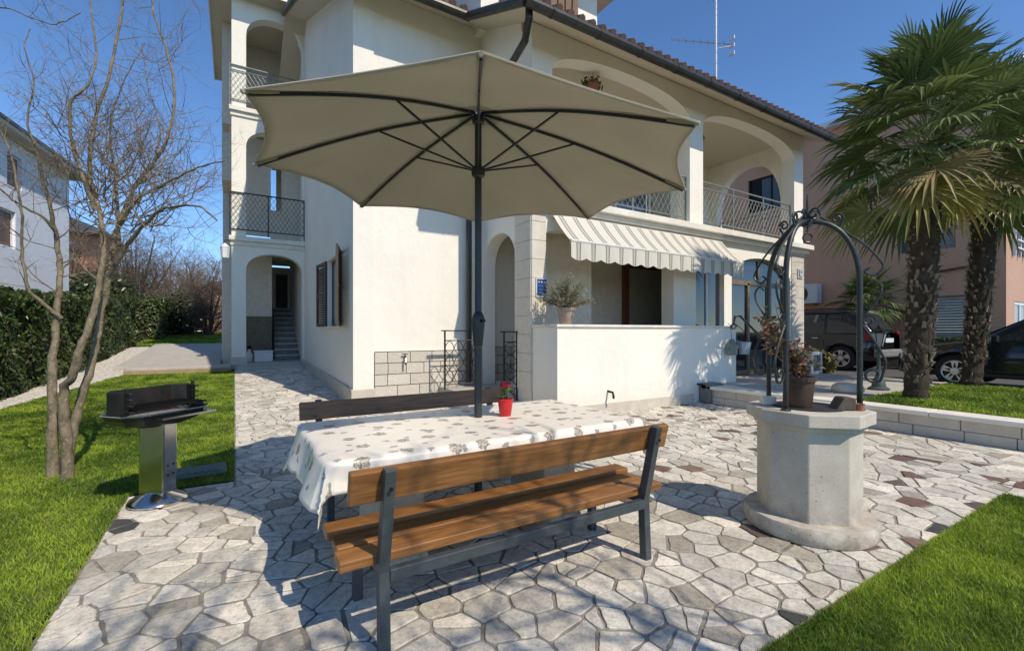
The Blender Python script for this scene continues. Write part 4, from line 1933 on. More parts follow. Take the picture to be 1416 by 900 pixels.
def make_bench():
    t = thing('garden_bench', 'brown slatted bench in front of the table with its back to the camera', 'bench', (0, 0, 0), 0, 'benches at the picnic table')
    for i, (y, z) in enumerate(((.055, .385), (.185, .385), (.325, .402))):
        m_ = MB()
        m_.box(-.91 + (.0 if i != 1 else .015), .91 - (.03 if i == 1 else 0), y - .058, y + .058, z - .022, z + .022)
        m_.build('seat_slat', M['wood'], t, bevel=.006, local=True)
    m_ = MB()
    a, b = Vector((0, -.028, .635)), Vector((0, -.06, .765))
    n_ = Vector((0, (b - a).z, -(b - a).y)).normalized() * .02
    pr = [(p + q) for p, q in ((a, -n_), (b, -n_), (b, n_), (a, n_))]
    m_.prism([(p.y, p.z) for p in pr], -.885, .885, 'x')
    m_.build('backrest', M['wood'], t, bevel=.006, local=True)
    for s in (-1, 1):
        x = .745 * s
        m_ = MB()
        pts = [(.0 - .005, 0), (.012, .35), (-.085, .775), (-.132, .77), (-.038, .34), (-.055, 0)]
        m_.prism(pts, x - .022, x + .022, 'x')
        m_.build('leg', M['steel'], t, bevel=.004, local=True)
        m_ = MB()
        m_.box(x - .022, x + .022, .405, .45, 0, .36)
        m_.build('leg', M['steel'], t, bevel=.004, local=True)
        m_ = MB()
        m_.box(x - .02, x + .02, -.01, .45, .318, .356)
        m_.build('seat_bracket', M['steel'], t, bevel=.003, local=True)
        m_ = MB()
        for z in (.70,):
            m_.lathe([(.008, 0), (.008, .004)], 0, 0, 0, 8)
            m_.v = [(x + vx, -.128 - vz, z + vy) for vx, vy, vz in m_.v]
        m_.build('bolt', M['iron_black'], t, local=True)
    m_ = MB()
    m_.box(-.723, .723, -.045, -.008, .30, .35)
    m_.build('stretcher', M['steel'], t, bevel=.004, local=True)
    return t


M['steel'] = simple('grey_green_painted_steel', (.085, .10, .105), .42, .35, c2=(.06, .07, .075), scale=18, bump_s=.12, bump_scale=120)
bench = make_bench()
b2 = copy_tree(bench)
bench.location = (1.255, 1.845, 0)
b2.location = (1.30, 3.68, 0)
b2.rotation_euler = (0, 0, PI)
tag(b2, 'brown slatted bench on the far side of the table, its backrest against the house', 'bench', 'benches at the picnic table')

# red pot with flowers
rp = plan(-.045, 3.10, TZ + .006)
pt_ = thing('flower_pot', 'small red pot with a red flower standing on the tablecloth', 'plant pot', tuple(rp))
mb = MB()
mb.lathe([(.036, 0), (.038, .003), (.052, .108), (.055, .110), (.055, .122), (.049, .122), (.046, .100)], rp.x, rp.y, rp.z, 24)
soft(mb.build('pot', M['redpot'], pt_, merge=True))
mb = MB()
mb.lathe([(.046, .098), (.046, .104)], rp.x, rp.y, rp.z, 16)
mb.build('soil', M['soil'], pt_)
random.seed(9)
mb = MB()
for k in range(46):
    a = random.uniform(0, 2 * PI)
    rr = random.uniform(.005, .058)
    z = rp.z + .11 + random.uniform(.0, .075)
    p = Vector((rp.x + rr * math.cos(a), rp.y + rr * math.sin(a), z))
    d1 = Vector((math.cos(a), math.sin(a), random.uniform(-.3, .9))).normalized()
    d2 = d1.cross(Vector((0, 0, 1))).normalized()
    L, w = random.uniform(.022, .036), random.uniform(.010, .017)
    mb.col = random.choice([(.07, .15, .02), (.11, .2, .03), (.05, .11, .02)])
    mb.poly([p - d1 * L * .6, p - d1 * L * .1 + d2 * w, p + d1 * L * .7, p - d1 * L * .1 - d2 * w])
mb.build('leaves', M['leaf'], pt_)
mb = MB()
fc = rp + Vector((-.002, 0, .215))
for k in range(70):
    d1 = Vector((random.gauss(0, 1), random.gauss(0, 1), random.gauss(.2, .8))).normalized()
    p = fc + Vector((d1.x * .036, d1.y * .036, d1.z * .02))
    d2 = d1.orthogonal().normalized()
    d3 = d1.cross(d2)
    s = random.uniform(.008, .014)
    mb.col = random.choice([(.55, .01, .03), (.65, .03, .05), (.42, .008, .02)])
    mb.poly([p + d2 * s, p + d3 * s, p - d2 * s, p - d3 * s])
mb.build('flower', M['leaf'], pt_)
mb = MB()
for k in range(3):
    a = k * 2.1
    mb.tube([(rp.x, rp.y, rp.z + .1), (rp.x + .01 * math.cos(a), rp.y + .01 * math.sin(a), rp.z + .16), (fc.x + .012 * math.cos(a), fc.y + .012 * math.sin(a), fc.z)], .0022, 4)
mb.build('stem', simple('green_stem', (.09, .16, .04), .6), pt_)

# ------------------------------------------------------------------ parasol
ux, ud = -.2275, 3.0658
pp = plan(ux, ud)
um = thing('parasol', 'large octagonal beige parasol on a dark pole through the picnic table', 'parasol', tuple(pp))
ZC, RR, DROP, UY, TXT, TYT = 2.752, 1.4433, .4283, -.0814, -.0333, .0269
tips = []
for k in range(8):
    a = UY + k * PI / 4
    ex, ey = -math.sin(a) * RR, -math.cos(a) * RR
    tips.append(plan(ux + ex, ud + ey, ZC - DROP + TXT * ex + TYT * ey))
apex = Vector((pp.x, pp.y, ZC + .015))


def rib_pt(k, t):
    p = apex.lerp(tips[k % 8], t)
    p.z += .045 * math.sin(PI * t)
    return p


mb = MB()
NU, NW = 20, 30
for k in range(8):
    def fn(u, v, k=k):
        t = .025 + .975 * u
        a, b = rib_pt(k, t), rib_pt(k + 1, t)
        p = a.lerp(b, v)
        s_ = math.sin(PI * v)
        # rim is cut in a shallow curve, cloth sags a little between the ribs
        p = p.lerp(rib_pt(k, 0).lerp(rib_pt(k + 1, 0), .5), .055 * s_ * t * t)
        p.z += .012 * s_ * t - .014 * s_ * math.sin(PI * t) + .008 * s_ * noise.noise((u * 4, v * 3, k * 3.1))
        # puckers running in from the rib tips and the hem
        p.z += .006 * t * t * math.sin(v * 34 + 5 * noise.noise((u * 3, v * 2, k))) * (math.exp(-v * 7) + math.exp(-(1 - v) * 7)) + .003 * t * noise.noise((u * 3, v * 16, k))
        p.z += .016
        return p
    mb.grid(fn, NU, NW)
can = mb.build('canopy', M['canopy'], um, smooth=True, solid=.004)
for k in range(8):
    mb = MB()
    mb.tube([rib_pt(k, t) + Vector((0, 0, .016 - .006)) for t in np.linspace(.9, 1.005, 4)], [.016, .017, .016, .01], 6)
    mb.build('rib_pocket', M['canopy'], can)
mb = MB()
ring = []
for k in range(8):
    for q in range(12):
        v = q / 12
        s_ = math.sin(PI * v)
        p = rib_pt(k, 1).lerp(rib_pt(k + 1, 1), v)
        p = p.lerp(apex, .055 * s_)
        ring.append(p + Vector((0, 0, .016 + .012 * s_)))
ring.append(ring[0])
mb.tube(ring, .006, 5, False)
mb.build('hem', M['canopy'], can)
mb = MB()
cen = []
for k in range(8):
    cen += [rib_pt(k, .115), rib_pt(k, .115).lerp(rib_pt(k + 1, .115), .5)]
b0_ = len(mb.v)
mb.v += [tuple(p + Vector((0, 0, .009))) for p in cen] + [tuple(p.lerp(apex, .75) + Vector((0, 0, .009))) for p in cen]
for k in range(16):
    mb.face([k, (k + 1) % 16, 16 + (k + 1) % 16, 16 + k])
mb.build('centre_patch', M['canopy'], can, solid=.003)
mb = MB()
mb.lathe([(.018, .0), (.025, .01), (.02, .04), (.006, .075)], apex.x, apex.y, apex.z + .01, 12)
mb.build('finial', M['white_paint'], um)
M['pole'] = simple('dark_pole_paint', (.033, .042, .042), .4, .3, c2=(.042, .05, .05))
for k in range(8):
    mb = MB()
    pts = [rib_pt(k, t) - Vector((0, 0, .004)) for t in np.linspace(.02, .985, 12)]
    for a, b in zip(pts[:-1], pts[1:]):
        mb.obox(a, b + (b - a).normalized() * .004, .012, .017)
    rb = mb.build('rib', M['pole'], um)
    mb = MB()
    mb.obox(Vector((pp.x, pp.y, 2.375)).lerp(rib_pt(k, .45), .05), rib_pt(k, .45) - Vector((0, 0, .012)), .009, .012)
    mb.build('strut', M['pole'], rb)
mb = MB()
mb.lathe([(.026, 2.33), (.042, 2.34), (.046, 2.36), (.046, 2.39), (.04, 2.40), (.028, 2.41)], pp.x, pp.y, 0, 16)
mb.build('slider', M['pole'], um)
mb = MB()
mb.lathe([(.026, 2.69), (.04, 2.70), (.042, 2.73), (.026, 2.75)], pp.x, pp.y, 0, 16)
mb.build('hub', M['pole'], um)
mb = MB()
mb.lathe([(.0265, .04), (.0265, 1.30), (.0235, 1.301), (.0235, 2.74)], pp.x, pp.y, 0, 18)
mb.build('pole', M['pole'], um)
mb = MB()
mb.lathe([(.028, 1.18), (.032, 1.21), (.043, 1.33), (.045, 1.38), (.036, 1.41), (.026, 1.43)], pp.x, pp.y, 0, 18)
ho = mb.build('crank_housing', M['pole'], um, smooth=True)
mb = MB()
mb.tube([(pp.x, pp.y - .05, 1.37), (pp.x, pp.y - .085, 1.37)], .012, 8)
mb.build('crank_knob', M['iron_black'], ho)
mb = MB()
mb.lathe([(.24, 0.004), (.25, .03), (.24, .055), (.07, .07), (.045, .2), (.035, .2)], pp.x, pp.y, 0.01, 24)
mb.build('base', M['concrete'], um)

# ------------------------------------------------------------------ barbecue
bq = plan(-2.66, 3.47)
bb = thing('barbecue', 'black charcoal grill tray with windshield on a shiny steel column at the lawn edge', 'barbecue', (bq.x - .03, bq.y, .014), R(42))
mb = MB()
mb.lathe([(.185, 0), (.19, .012), (.178, .03), (.09, .075), (.085, .08)], 0, 0, 0, 32)
soft(mb.build('base', M['chrome'], bb, local=True, merge=True))
mb = MB()
mb.prism([(-.095, -.07), (.095, -.07), (.095, .07), (-.095, .07)], .07, .60)
col_ = mb.build('column', M['chrome'], bb, local=True, bevel=.012)
col_.rotation_euler = (0, 0, R(-74))
mb = MB()
for i in range(4):
    mb.lathe([(.008, 0), (.008, .003)], 0, 0, 0, 8)
n8 = len(mb.v) // 4
for q in range(4):
    for i in range(n8):
        x_, y_, z_ = mb.v[q * n8 + i]
        mb.v[q * n8 + i] = (.0955 + z_, .028 * (1 if q % 2 else -1) + x_, .24 + .035 * (1 if q > 1 else -1) + y_)
vt = mb.build('air_vent', M['enamel'], col_, local=True)


def octo(w, d_, c):
    return [(-w + c, -d_), (w - c, -d_), (w, -d_ + c), (w, d_ - c), (w - c, d_), (-w + c, d_), (-w, d_ - c), (-w, -d_ + c)]


mb = MB()
levels = [(octo(.16, .10, .04), .58), (octo(.31, .17, .08), .615), (octo(.36, .205, .10), .655), (octo(.375, .22, .105), .69), (octo(.365, .21, .10), .69), (octo(.34, .19, .095), .655), (octo(.29, .15, .07), .632)]
base = 0
for poly, z in levels:
    mb.v += [(x, y, z) for x, y in poly]
for i in range(len(levels) - 1):
    for j in range(8):
        mb.face([i * 8 + j, i * 8 + (j + 1) % 8, i * 8 + 8 + (j + 1) % 8, i * 8 + 8 + j])
mb.face(list(range(7, -1, -1)))
mb.face([(len(levels) - 1) * 8 + j for j in range(8)])
pan = mb.build('fire_tray', M['enamel'], bb, local=True)
mb = MB()
ring = octo(.385, .23, .108)
for i in range(8):
    a, b = ring[i], ring[(i + 1) % 8]
    mb.tube([(*a, .691), (*b, .691)], .006, 6)
mb.build('rim', M['chrome'], pan, local=True)
mb = MB()
w3 = [(-.33, -.12), (-.345, .10), (-.26, .195), (.26, .195), (.345, .10), (.33, -.02)]
for a, b in zip(w3[:-1], w3[1:]):
    mb.obox((*a, .775), (*b, .775), .006, .16)
mb.build('windshield', M['enamel'], bb, local=True)
mb = MB()
for (x, y) in ((-.325, -.10), (.325, -.0)):
    mb = MB()
    for k in range(4):
        mb.obox((x, y, .72 + k * .042), (x, y - .06, .72 + k * .042), .03, .012)
    mb.obox((x, y, .70), (x, y, .885), .02, .02, (0, 1, 0))
    mb.build('grill_holder', M['enamel'], bb, local=True)
mb = MB()
mb.prism([(.27 * math.cos(a) * 1.0, .13 * math.sin(a)) for a in np.linspace(0, 2 * PI, 17)[:-1]], .634, .665)
mb.build('ash', simple('grey_ash', (.34, .31, .26), .95, c2=(.12, .11, .1), scale=22, bump_s=.8), bb, local=True)
mb = MB()
for k in range(15):
    x = -.30 + k * .6 / 14
    mb.tube([(x, -.20, .735), (x, .15, .735)], .004, 5)
for y in (-.20, .15):
    mb.tube([(-.31, y, .732), (.31, y, .732)], .005, 5)
for x in (-.12, .12):
    mb.tube([(x, -.20, .735), (x, -.38, .745)], .006, 5)
mb.build('grill_grate', simple('soot_black_wire', (.02, .018, .016), .5, .6), bb, local=True)
mb = MB()
mb.box(-.20, .30, -.33, -.225, .655, .668)
mb.build('shelf', M['chrome'], bb, local=True)

for ch_ in bb.children:
    if ch_.name.split('.')[0] in ('fire_tray', 'windshield', 'grill_holder', 'ash', 'grill_grate', 'shelf'):
        ch_.scale = (.84, .84, 1)

gc_ = plan(-2.72, 4.15)
gc = thing('valve_box_cover', 'flat green plastic valve box cover set in the lawn behind the barbecue', 'cover', (-.29, 5.02, .012), R(3))
mb = MB()
mb.box(-.23, .23, -.17, .17, 0, .03)
mb.build('cover', M['greencover'], gc, local=True, bevel=.01)
mb = MB()
mb.box(-.19, .19, -.13, .13, .031, .036)
for k in range(7):
    mb.box(-.17 + k * .05, -.145 + k * .05, -.11, .11, .0365, .042)
mb.build('lid', M['greencover'], gc, local=True)

# ------------------------------------------------------------------ ornamental well
we = thing('ornamental_well', 'octagonal cast stone garden well with iron arches over it on the paving', 'well', (WX, WY, 0), R(YAW * -1))
# its local x axis is the camera's right, y is away from the camera; a corner faces the camera
ANG = math.atan2(-3.05, -1.98)


def ngon(r, n, a0):
    return [(r * math.cos(a0 + 2 * PI * i / n), r * math.sin(a0 + 2 * PI * i / n)) for i in range(n)]


mb = MB()
mb.lathe([(.376, .0), (.382, .01), (.385, .075), (.372, .10), (.29, .104)], 0, 0, .012, 64)
soft(mb.build('base_ring', M['well'], we, local=True, merge=True))
mb = MB()
mb.prism(ngon(.30, 8, ANG + .02), .10, .70)
mb.build('shaft', M['well'], we, local=True, bevel=.008)
mb = MB()
mb.prism(ngon(.322, 8, ANG + .02), .68, .715)
mb.prism(ngon(.365, 8, ANG + .02), .7155, .795)
mb.build('cap', M['well'], we, local=True, bevel=.006)
mb = MB()
mb.lathe([(.21, .796), (.215, .801), (.20, .806)], 0, 0, 0, 28)
mb.build('lid', simple('dark_lid', (.03, .03, .03), .6), we, local=True)


def spiral(c, r0, turns, dirx, up, flip=1, n=26, r1=.2):
    pts = []
    for i in range(n + 1):
        t = i / n
        a = turns * 2 * PI * t
        r = r0 * (1 - (1 - r1) * t)
        pts.append(c + dirx * (r * math.cos(a)) + up * (r * math.sin(a) * flip))
    return pts


angs = (R(-25), R(-147), R(113))
UPV = Vector((0, 0, 1))
TOPZ = 2.03
for a in angs:
    d_ = Vector((math.cos(a), math.sin(a), 0))
    mb = MB()
    pts = []
    r0 = .285
    for z in np.linspace(.79, 1.62, 7):
        pts.append(d_ * r0 + UPV * z)
    for t in np.linspace(0, 1, 13)[1:]:
        th = t * PI / 2
        pts.append(d_ * (r0 * math.cos(th) ** .85 if t < 1 else .0) + UPV * (1.62 + (TOPZ - 1.62) * math.sin(th)))
    mb.tube(pts, .0168, 10)
    leg = mb.build('arch_leg', M['iron'], we, local=True, smooth=True)
    mb = MB()
    # outer scrolls: a slanting bar with curled ends, low and high
    b0 = d_ * (r0 + .012) + UPV * 1.34
    b1 = d_ * (r0 + .135) + UPV * 1.10
    mb.tube(smooth_line([b0, b0.lerp(b1, .4) + d_ * .012, b0.lerp(b1, .8) + d_ * .008, b1, b1 - UPV * .05 - d_ * .012] + [b1 - UPV * .075 - d_ * .065 + q for q in spiral(Vector((0, 0, 0)), .055, 1.1, d_, UPV, -1, 20, .4)[2:]], 2), .0085, 6)
    mb.tube(spiral(d_ * (r0 + .045) + UPV * 1.37, .04, 1.1, d_, UPV, 1, 18, .4), .007, 6)
    c0 = d_ * (r0 + .02) + UPV * 1.40
    mb.tube(smooth_line([c0, c0 + d_ * .045 + UPV * .06, c0 + d_ * .085 + UPV * .13, c0 + d_ * .09 + UPV * .19, c0 + d_ * .055 + UPV * .225, c0 + d_ * .02 + UPV * .2]), .007, 6)
    e0 = d_ * (r0 + .11) + UPV * 1.74
    mb.tube(smooth_line([d_ * .07 + UPV * 2.06, d_ * .16 + UPV * 1.985, d_ * (r0 + .02) + UPV * 1.86, e0, e0 - UPV * .05 + d_ * .004, e0 - UPV * .085 - d_ * .04, e0 - UPV * .06 - d_ * .085, e0 - UPV * .035 - d_ * .06]), .007, 6)
    mb.tube(spiral(d_ * .165 + UPV * 2.04, .035, 1.2, d_, UPV, 1, 18, .35), .007, 6)
    mb.tube([d_ * .165 + UPV * 1.965, d_ * .20 + UPV * 2.03], .007, 5)
    mb.build('scroll', M['iron'], leg, local=True)
    mb = MB()
    c_ = d_ * r0
    mb.lathe([(.03, .795), (.03, .803), (.018, .812)], c_.x, c_.y, 0, 12)
    mb.build('foot', M['iron'], leg, local=True)
mb = MB()
mb.lathe([(.03, 2.0), (.034, 2.03), (.02, 2.05), (.008, 2.07), (.008, 2.16), (.003, 2.22)], 0, 0, 0, 10)
for k in range(5):
    a = k * 1.257
    d_ = Vector((math.cos(a), math.sin(a), 0))
    mb.tube(spiral(d_ * .045 + UPV * 2.075, .04, 1.0, d_, UPV, 1, 16, .35), .007, 5)
mb.tube([UPV * 2.0, UPV * 1.955], .006, 5)
mb.tube(spiral(UPV * 1.925, .03, .95, Vector((1, 0, 0)), UPV, 1, 18, 1), .006, 5)
mb.build('finial', M['iron'], we, local=True)
# crank rod on the left arch
mb = MB()
d_ = Vector((math.cos(angs[2]), math.sin(angs[2]), 0))
s0 = Vector((-.30, .02, 1.26))
s1 = Vector((-.46, -.02, 1.40))
mb.tube([Vector((-.20, -.06, 1.20)), s0, s1, s1 + Vector((-.035, 0, .0)), s1 + Vector((-.045, 0, -.05))], .008, 6)
mb.tube(spiral(s1 + Vector((-.045, 0, -.07)), .02, 1, Vector((1, 0, 0)), UPV, 1, 14, .6), .006, 5)
mb.build('crank', M['iron'], we, local=True)


def wl_(xc, d, z=0):
    return plan(xc, d, z)


# brown pot on the well
bp = wl_(1.885, 2.99, .807)
t = thing('brown_plant_pot', 'brown glazed pot with a half dry reddish plant standing on the well', 'plant pot', tuple(bp))
mb = MB()
mb.lathe([(.070, 0), (.074, .008), (.090, .165), (.098, .168), (.100, .196), (.090, .198), (.084, .17)], bp.x, bp.y, bp.z, 26)
soft(mb.build('pot', M['brownpot'], t, merge=True))
mb = MB()
mb.lathe([(.084, .165), (.084, .172)], bp.x, bp.y, bp.z, 16)
mb.build('soil', M['soil'], t)
tw, lf = MB(), MB()
random.seed(21)


def plant(origin, n, hh, spread, twm, lfm, cols, leaf, lw, bias=(0, 0), nl=9, rad=.0035):
    for k in range(n):
        a = random.uniform(0, 2 * PI)
        sp_ = spread * random.uniform(.2, 1)
        h_ = hh * random.uniform(.45, 1)
        p0 = origin + Vector((math.cos(a) * .03, math.sin(a) * .03, 0))
        pts = [p0]
        for i in range(1, 6):
            t_ = i / 5
            pts.append(origin + Vector((math.cos(a) * sp_ * t_ ** 1.3 + bias[0] * t_ ** 1.5 + random.gauss(0, .012),
                                        math.sin(a) * sp_ * t_ ** 1.3 + bias[1] * t_ ** 1.5 + random.gauss(0, .012), h_ * t_)))
        twm.tube(pts, [rad, rad, rad * .8, rad * .7, rad * .5, rad * .3], 4)
        for q in range(nl):
            t_ = random.uniform(.25, 1) * 5
            i = min(int(t_), 4)
            p = pts[i].lerp(pts[i + 1], t_ - i)
            d1 = Vector((random.gauss(0, 1), random.gauss(0, 1), random.gauss(.2, .7))).normalized()
            d2 = d1.orthogonal().normalized()
            d2 = d2 * math.cos(q) + d1.cross(d2) * math.sin(q)
            L = leaf * random.uniform(.6, 1.3)
            lfm.col = random.choice(cols)
            lfm.poly([p, p + d1 * L * .45 + d2 * L * lw, p + d1 * L, p + d1 * L * .45 - d2 * L * lw])


plant(bp + Vector((0, 0, .17)), 16, .26, .20, tw, lf, [(.11, .13, .03), (.16, .10, .04), (.20, .08, .05), (.09, .06, .03), (.15, .15, .05)], .05, .24)
plant(bp + Vector((0, 0, .17)), 20, .52, .13, tw, lf, [(.24, .11, .06), (.30, .15, .08), (.16, .075, .045), (.19, .15, .06)], .048, .22, (-.19, .06), 16)
tw.build('twigs', simple('dry_twig', (.14, .08, .05), .8), t)
lf.build('foliage', M['drytwig'], t)

rk = wl_(2.13, 2.92, .797)
t = thing('roof_tile_fragment', 'dark weathered slate lump lying on the well cap beside the right arch', 'stone', tuple(rk))
mb = MB()
pr = [(-.075, 0), (-.07, .012), (-.028, .085), (.0, .088), (.045, .075), (.055, 0)]
mb.prism(pr, -.04, .045, 'y')
for i, v in enumerate(mb.v):
    q = Vector(v)
    q = q + Vector((noise.noise(q * 23), noise.noise(q * 23 + Vector((5, 0, 0))), noise.noise(q * 19) * .6)) * .012
    q = plan(0, 0, 0) + q.x * Vector((RX, RY, 0)) + q.y * Vector((FX, FY, 0)) + Vector((0, 0, max(q.z, .001)))
    mb.v[i] = tuple(q + rk)
mb.build('body', M['rust'], t, bevel=.006)
rk = wl_(2.215, 2.93, .797)
t = thing('terracotta_saucer', 'little broken terracotta cup on the well cap at the foot of the right arch', 'cup', tuple(rk))
mb = MB()
mb.lathe([(.02, 0), (.026, .04), (.029, .042), (.024, .042), (.019, .01)], rk.x - .02, rk.y - .03, rk.z, 12)
mb.build('cup', M['terracotta'], t)
rk = wl_(1.765, 3.14, .797)
t = thing('stone_block', 'small white stone block lying on the left edge of the well cap', 'stone block', tuple(rk))
mb = MB()
for s in ((-.045, .045, -.03, .03, 0, .055),):
    mb.box(*s)
mb.v = [tuple(rk + Vector((RX * x + FX * y, RY * x + FY * y, z))) for x, y, z in mb.v]
mb.build('block', M['trim'], t, bevel=.005)

# olive bush in a pot on the parapet
op = Vector((4.27, 5.43, 1.404))
t = thing('olive_pot', 'terracotta pot with a rounded olive bush standing on the parapet corner below the blue plaque', 'potted plant', tuple(op))
mb = MB()
mb.lathe([(.085, 0), (.095, .01), (.13, .20), (.145, .205), (.150, .25), (.135, .252), (.125, .21)], op.x, op.y, op.z, 26)
soft(mb.build('pot', simple('grey_clay_pot', (.42, .31, .23), .85, c2=(.34, .27, .21), scale=10, bump_s=.15), t, merge=True))
mb = MB()
mb.lathe([(.125, .205), (.125, .215)], op.x, op.y, op.z, 16)
mb.build('soil', M['soil'], t)
tw, lf = MB(), MB()
random.seed(4)
for k in range(85):
    a = random.uniform(0, 2 * PI)
    el = random.uniform(.25, 1.5)
    d1 = Vector((math.cos(a) * math.cos(el), math.sin(a) * math.cos(el), math.sin(el)))
    L = random.uniform(.34, .55)
    o_ = op + Vector((0, 0, .21))
    pts = [o_ + d1 * L * s + Vector((0, 0, .10 * s * (1 - s))) + Vector((random.gauss(0, .01), random.gauss(0, .01), 0)) for s in (0, .25, .5, .75, 1)]
    tw.tube(pts, [.007, .005, .004, .003, .0015], 4)
    for q in range(34):
        s = random.uniform(1.7, 4)
        i = min(int(s), 3)
        p = pts[i].lerp(pts[i + 1], s - i) + Vector((random.gauss(0, .02), random.gauss(0, .02), random.gauss(0, .02)))
        e1 = (d1 + Vector((random.gauss(0, .7), random.gauss(0, .7), random.gauss(0, .6)))).normalized()
        e2 = e1.orthogonal().normalized()
        l_ = random.uniform(.03, .055)
        lf.col = random.choice([(.16, .17, .085), (.22, .22, .12), (.12, .125, .065), (.28, .25, .15)])
        lf.poly([p, p + e1 * l_ * .5 + e2 * l_ * .2, p + e1 * l_, p + e1 * l_ * .5 - e2 * l_ * .16])
tw.build('branches', simple('olive_wood', (.15, .10, .065), .9), t)
lf.build('foliage', M['leaf'], t)
# ------------------------------------------------------------------ vegetation helpers
def twig(m_, p, d, L, r, lev, up=.25, sides=4):
    k = 5 if lev > 1 else 4
    pts = [p.copy()]
    q = p.copy()
    dd = d.normalized()
    for i in range(k):
        dd = (dd + Vector((random.gauss(0, .2), random.gauss(0, .2), random.gauss(up * .35, .16)))).normalized()
        q = q + dd * (L / k)
        pts.append(q.copy())
    m_.tube(pts, [r * (1 - .8 * i / k) for i in range(k + 1)], sides, False)
    if lev <= 0:
        return
    n = random.randint(3, 5)
    for j in range(n):
        t = random.uniform(.25, .98) * k
        i = min(int(t), k - 1)
        b = pts[i].lerp(pts[i + 1], t - i)
        base = (pts[i + 1] - pts[i]).normalized()
        side = base.orthogonal().normalized()
        side = Matrix.Rotation(random.uniform(0, 2 * PI), 3, base) @ side
        nd = (base * random.uniform(.35, .9) + side * random.uniform(.5, 1)).normalized()
        twig(m_, b, nd, L * random.uniform(.35, .68), r * random.uniform(.42, .62), lev - 1, up, 3 if lev < 2 else 4)


def branchy(trunk_m, twig_m, pts, r0, r1, ntw, L, lev, start=.25, n=5, knob=.11, sides=9, tmin=.0020):
    """a limb drawn through pts with side twigs"""
    sp_ = smooth_line(pts, n)
    k = len(sp_)
    for i in range(1, k - 1):
        sp_[i] = sp_[i] + Vector((random.gauss(0, 1), random.gauss(0, 1), random.gauss(0, 1))) * (.003 + r0 * .02)
    rad = [(r0 + (r1 - r0) * (i / (k - 1)) ** .55) * (1 + random.uniform(-knob, knob)) for i in range(k)]
    trunk_m.tube(sp_, rad, sides)
    for j in range(ntw):
        t = start + (1 - start) * random.random()
        i = min(int(t * (k - 1)), k - 2)
        b = sp_[i].lerp(sp_[i + 1], random.random())
        base = (sp_[i + 1] - sp_[i]).normalized()
        side = Matrix.Rotation(random.uniform(0, 2 * PI), 3, base) @ base.orthogonal().normalized()
        nd = (base * random.uniform(.1, .8) + side).normalized()
        twig(twig_m, b, nd, L * random.uniform(.5, 1.15), max(tmin, rad[i] * .34), lev)
    return sp_


# ------------------------------------------------------------------ the bare fruit tree on the left lawn
random.seed(31)
D0 = 4.05
tb_ = at(82, 655, D0)
tr = thing('bare_tree', 'bare knobbly fruit tree with several lichened stems on the left lawn', 'tree', (tb_.x, tb_.y, 0))


def path(*pp):
    return [at(x, y, d) for x, y, d in pp]


tm, wm = MB(), MB()
branchy(tm, wm, path((72, 664, 4.05), (72, 600, 4.05), (72, 520, 4.07), (77, 455, 4.1), (83, 385, 4.12), (80, 343, 4.15), (72, 300, 4.1), (58, 240, 4.0), (44, 190, 3.9)), 0.0521, 0.0096, 15, .55, 2, .45)
branchy(tm, wm, path((93, 662, 4.0), (92, 610, 4.0), (88, 540, 3.98), (100, 520, 3.95), (112, 480, 3.95), (128, 440, 3.97), (137, 395, 4.0), (143, 340, 4.05), (138, 295, 4.1), (124, 240, 4.2), (131, 170, 4.3), (150, 110, 4.35), (160, 60, 4.4), (171, 0, 4.45), (178, -60, 4.5)), 0.0504, 0.0080, 34, .6, 2, .4)
branchy(tm, wm, path((88, 655, 4.12), (100, 600, 4.15), (115, 540, 4.2), (130, 490, 4.25), (139, 440, 4.3), (150, 380, 4.35), (158, 330, 4.4), (172, 290, 4.4), (192, 250, 4.45), (212, 225, 4.5), (232, 190, 4.5), (242, 130, 4.6), (232, 75, 4.65), (214, 20, 4.7), (204, -40, 4.75)), 0.0462, 0.0072, 34, .6, 2, .45)
branchy(tm, wm, path((150, 385, 4.35), (172, 345, 4.3), (200, 310, 4.2), (225, 290, 4.1), (252, 285, 4.0), (278, 287, 3.9), (300, 305, 3.8)), 0.0269, 0.0064, 14, .5, 2, .3)
branchy(tm, wm, path((165, 312, 4.4), (190, 275, 4.3), (222, 258, 4.2), (255, 240, 4.15), (285, 228, 4.1), (312, 222, 4.0)), 0.0218, 0.0048, 12, .5, 2, .3)
branchy(tm, wm, path((132, 290, 4.1), (118, 255, 4.05), (100, 200, 4.0), (97, 143, 3.95), (117, 123, 3.95), (133, 83, 4.0), (127, 20, 4.05), (120, -30, 4.1)), 0.0227, 0.0048, 21, .5, 2, .2)
branchy(tm, wm, path((84, 440, 4.1), (60, 420, 4.0), (38, 397, 3.9), (31, 347, 3.85), (30, 290, 3.8), (20, 235, 3.75), (5, 190, 3.7), (-20, 150, 3.65)), 0.0218, 0.0048, 15, .45, 2, .25)
branchy(tm, wm, path((76, 320, 4.1), (60, 300, 4.0), (30, 285, 3.9), (0, 262, 3.8), (-30, 240, 3.75)), 0.0151, 0.0048, 8, .45, 2, .2)
branchy(tm, wm, path((48, 200, 3.9), (38, 165, 3.85), (47, 112, 3.85), (34, 68, 3.8), (42, 40, 3.8)), 0.0118, 0.0032, 7, .35, 1, .2)
branchy(tm, wm, path((165, 340, 4.4), (160, 250, 4.5), (152, 180, 4.55), (168, 120, 4.6), (200, 60, 4.65)), 0.0185, 0.0040, 15, .5, 2, .25)
branchy(tm, wm, path((212, 225, 4.5), (222, 180, 4.6), (205, 120, 4.7), (196, 60, 4.75)), 0.0118, 0.0032, 10, .4, 1, .2)
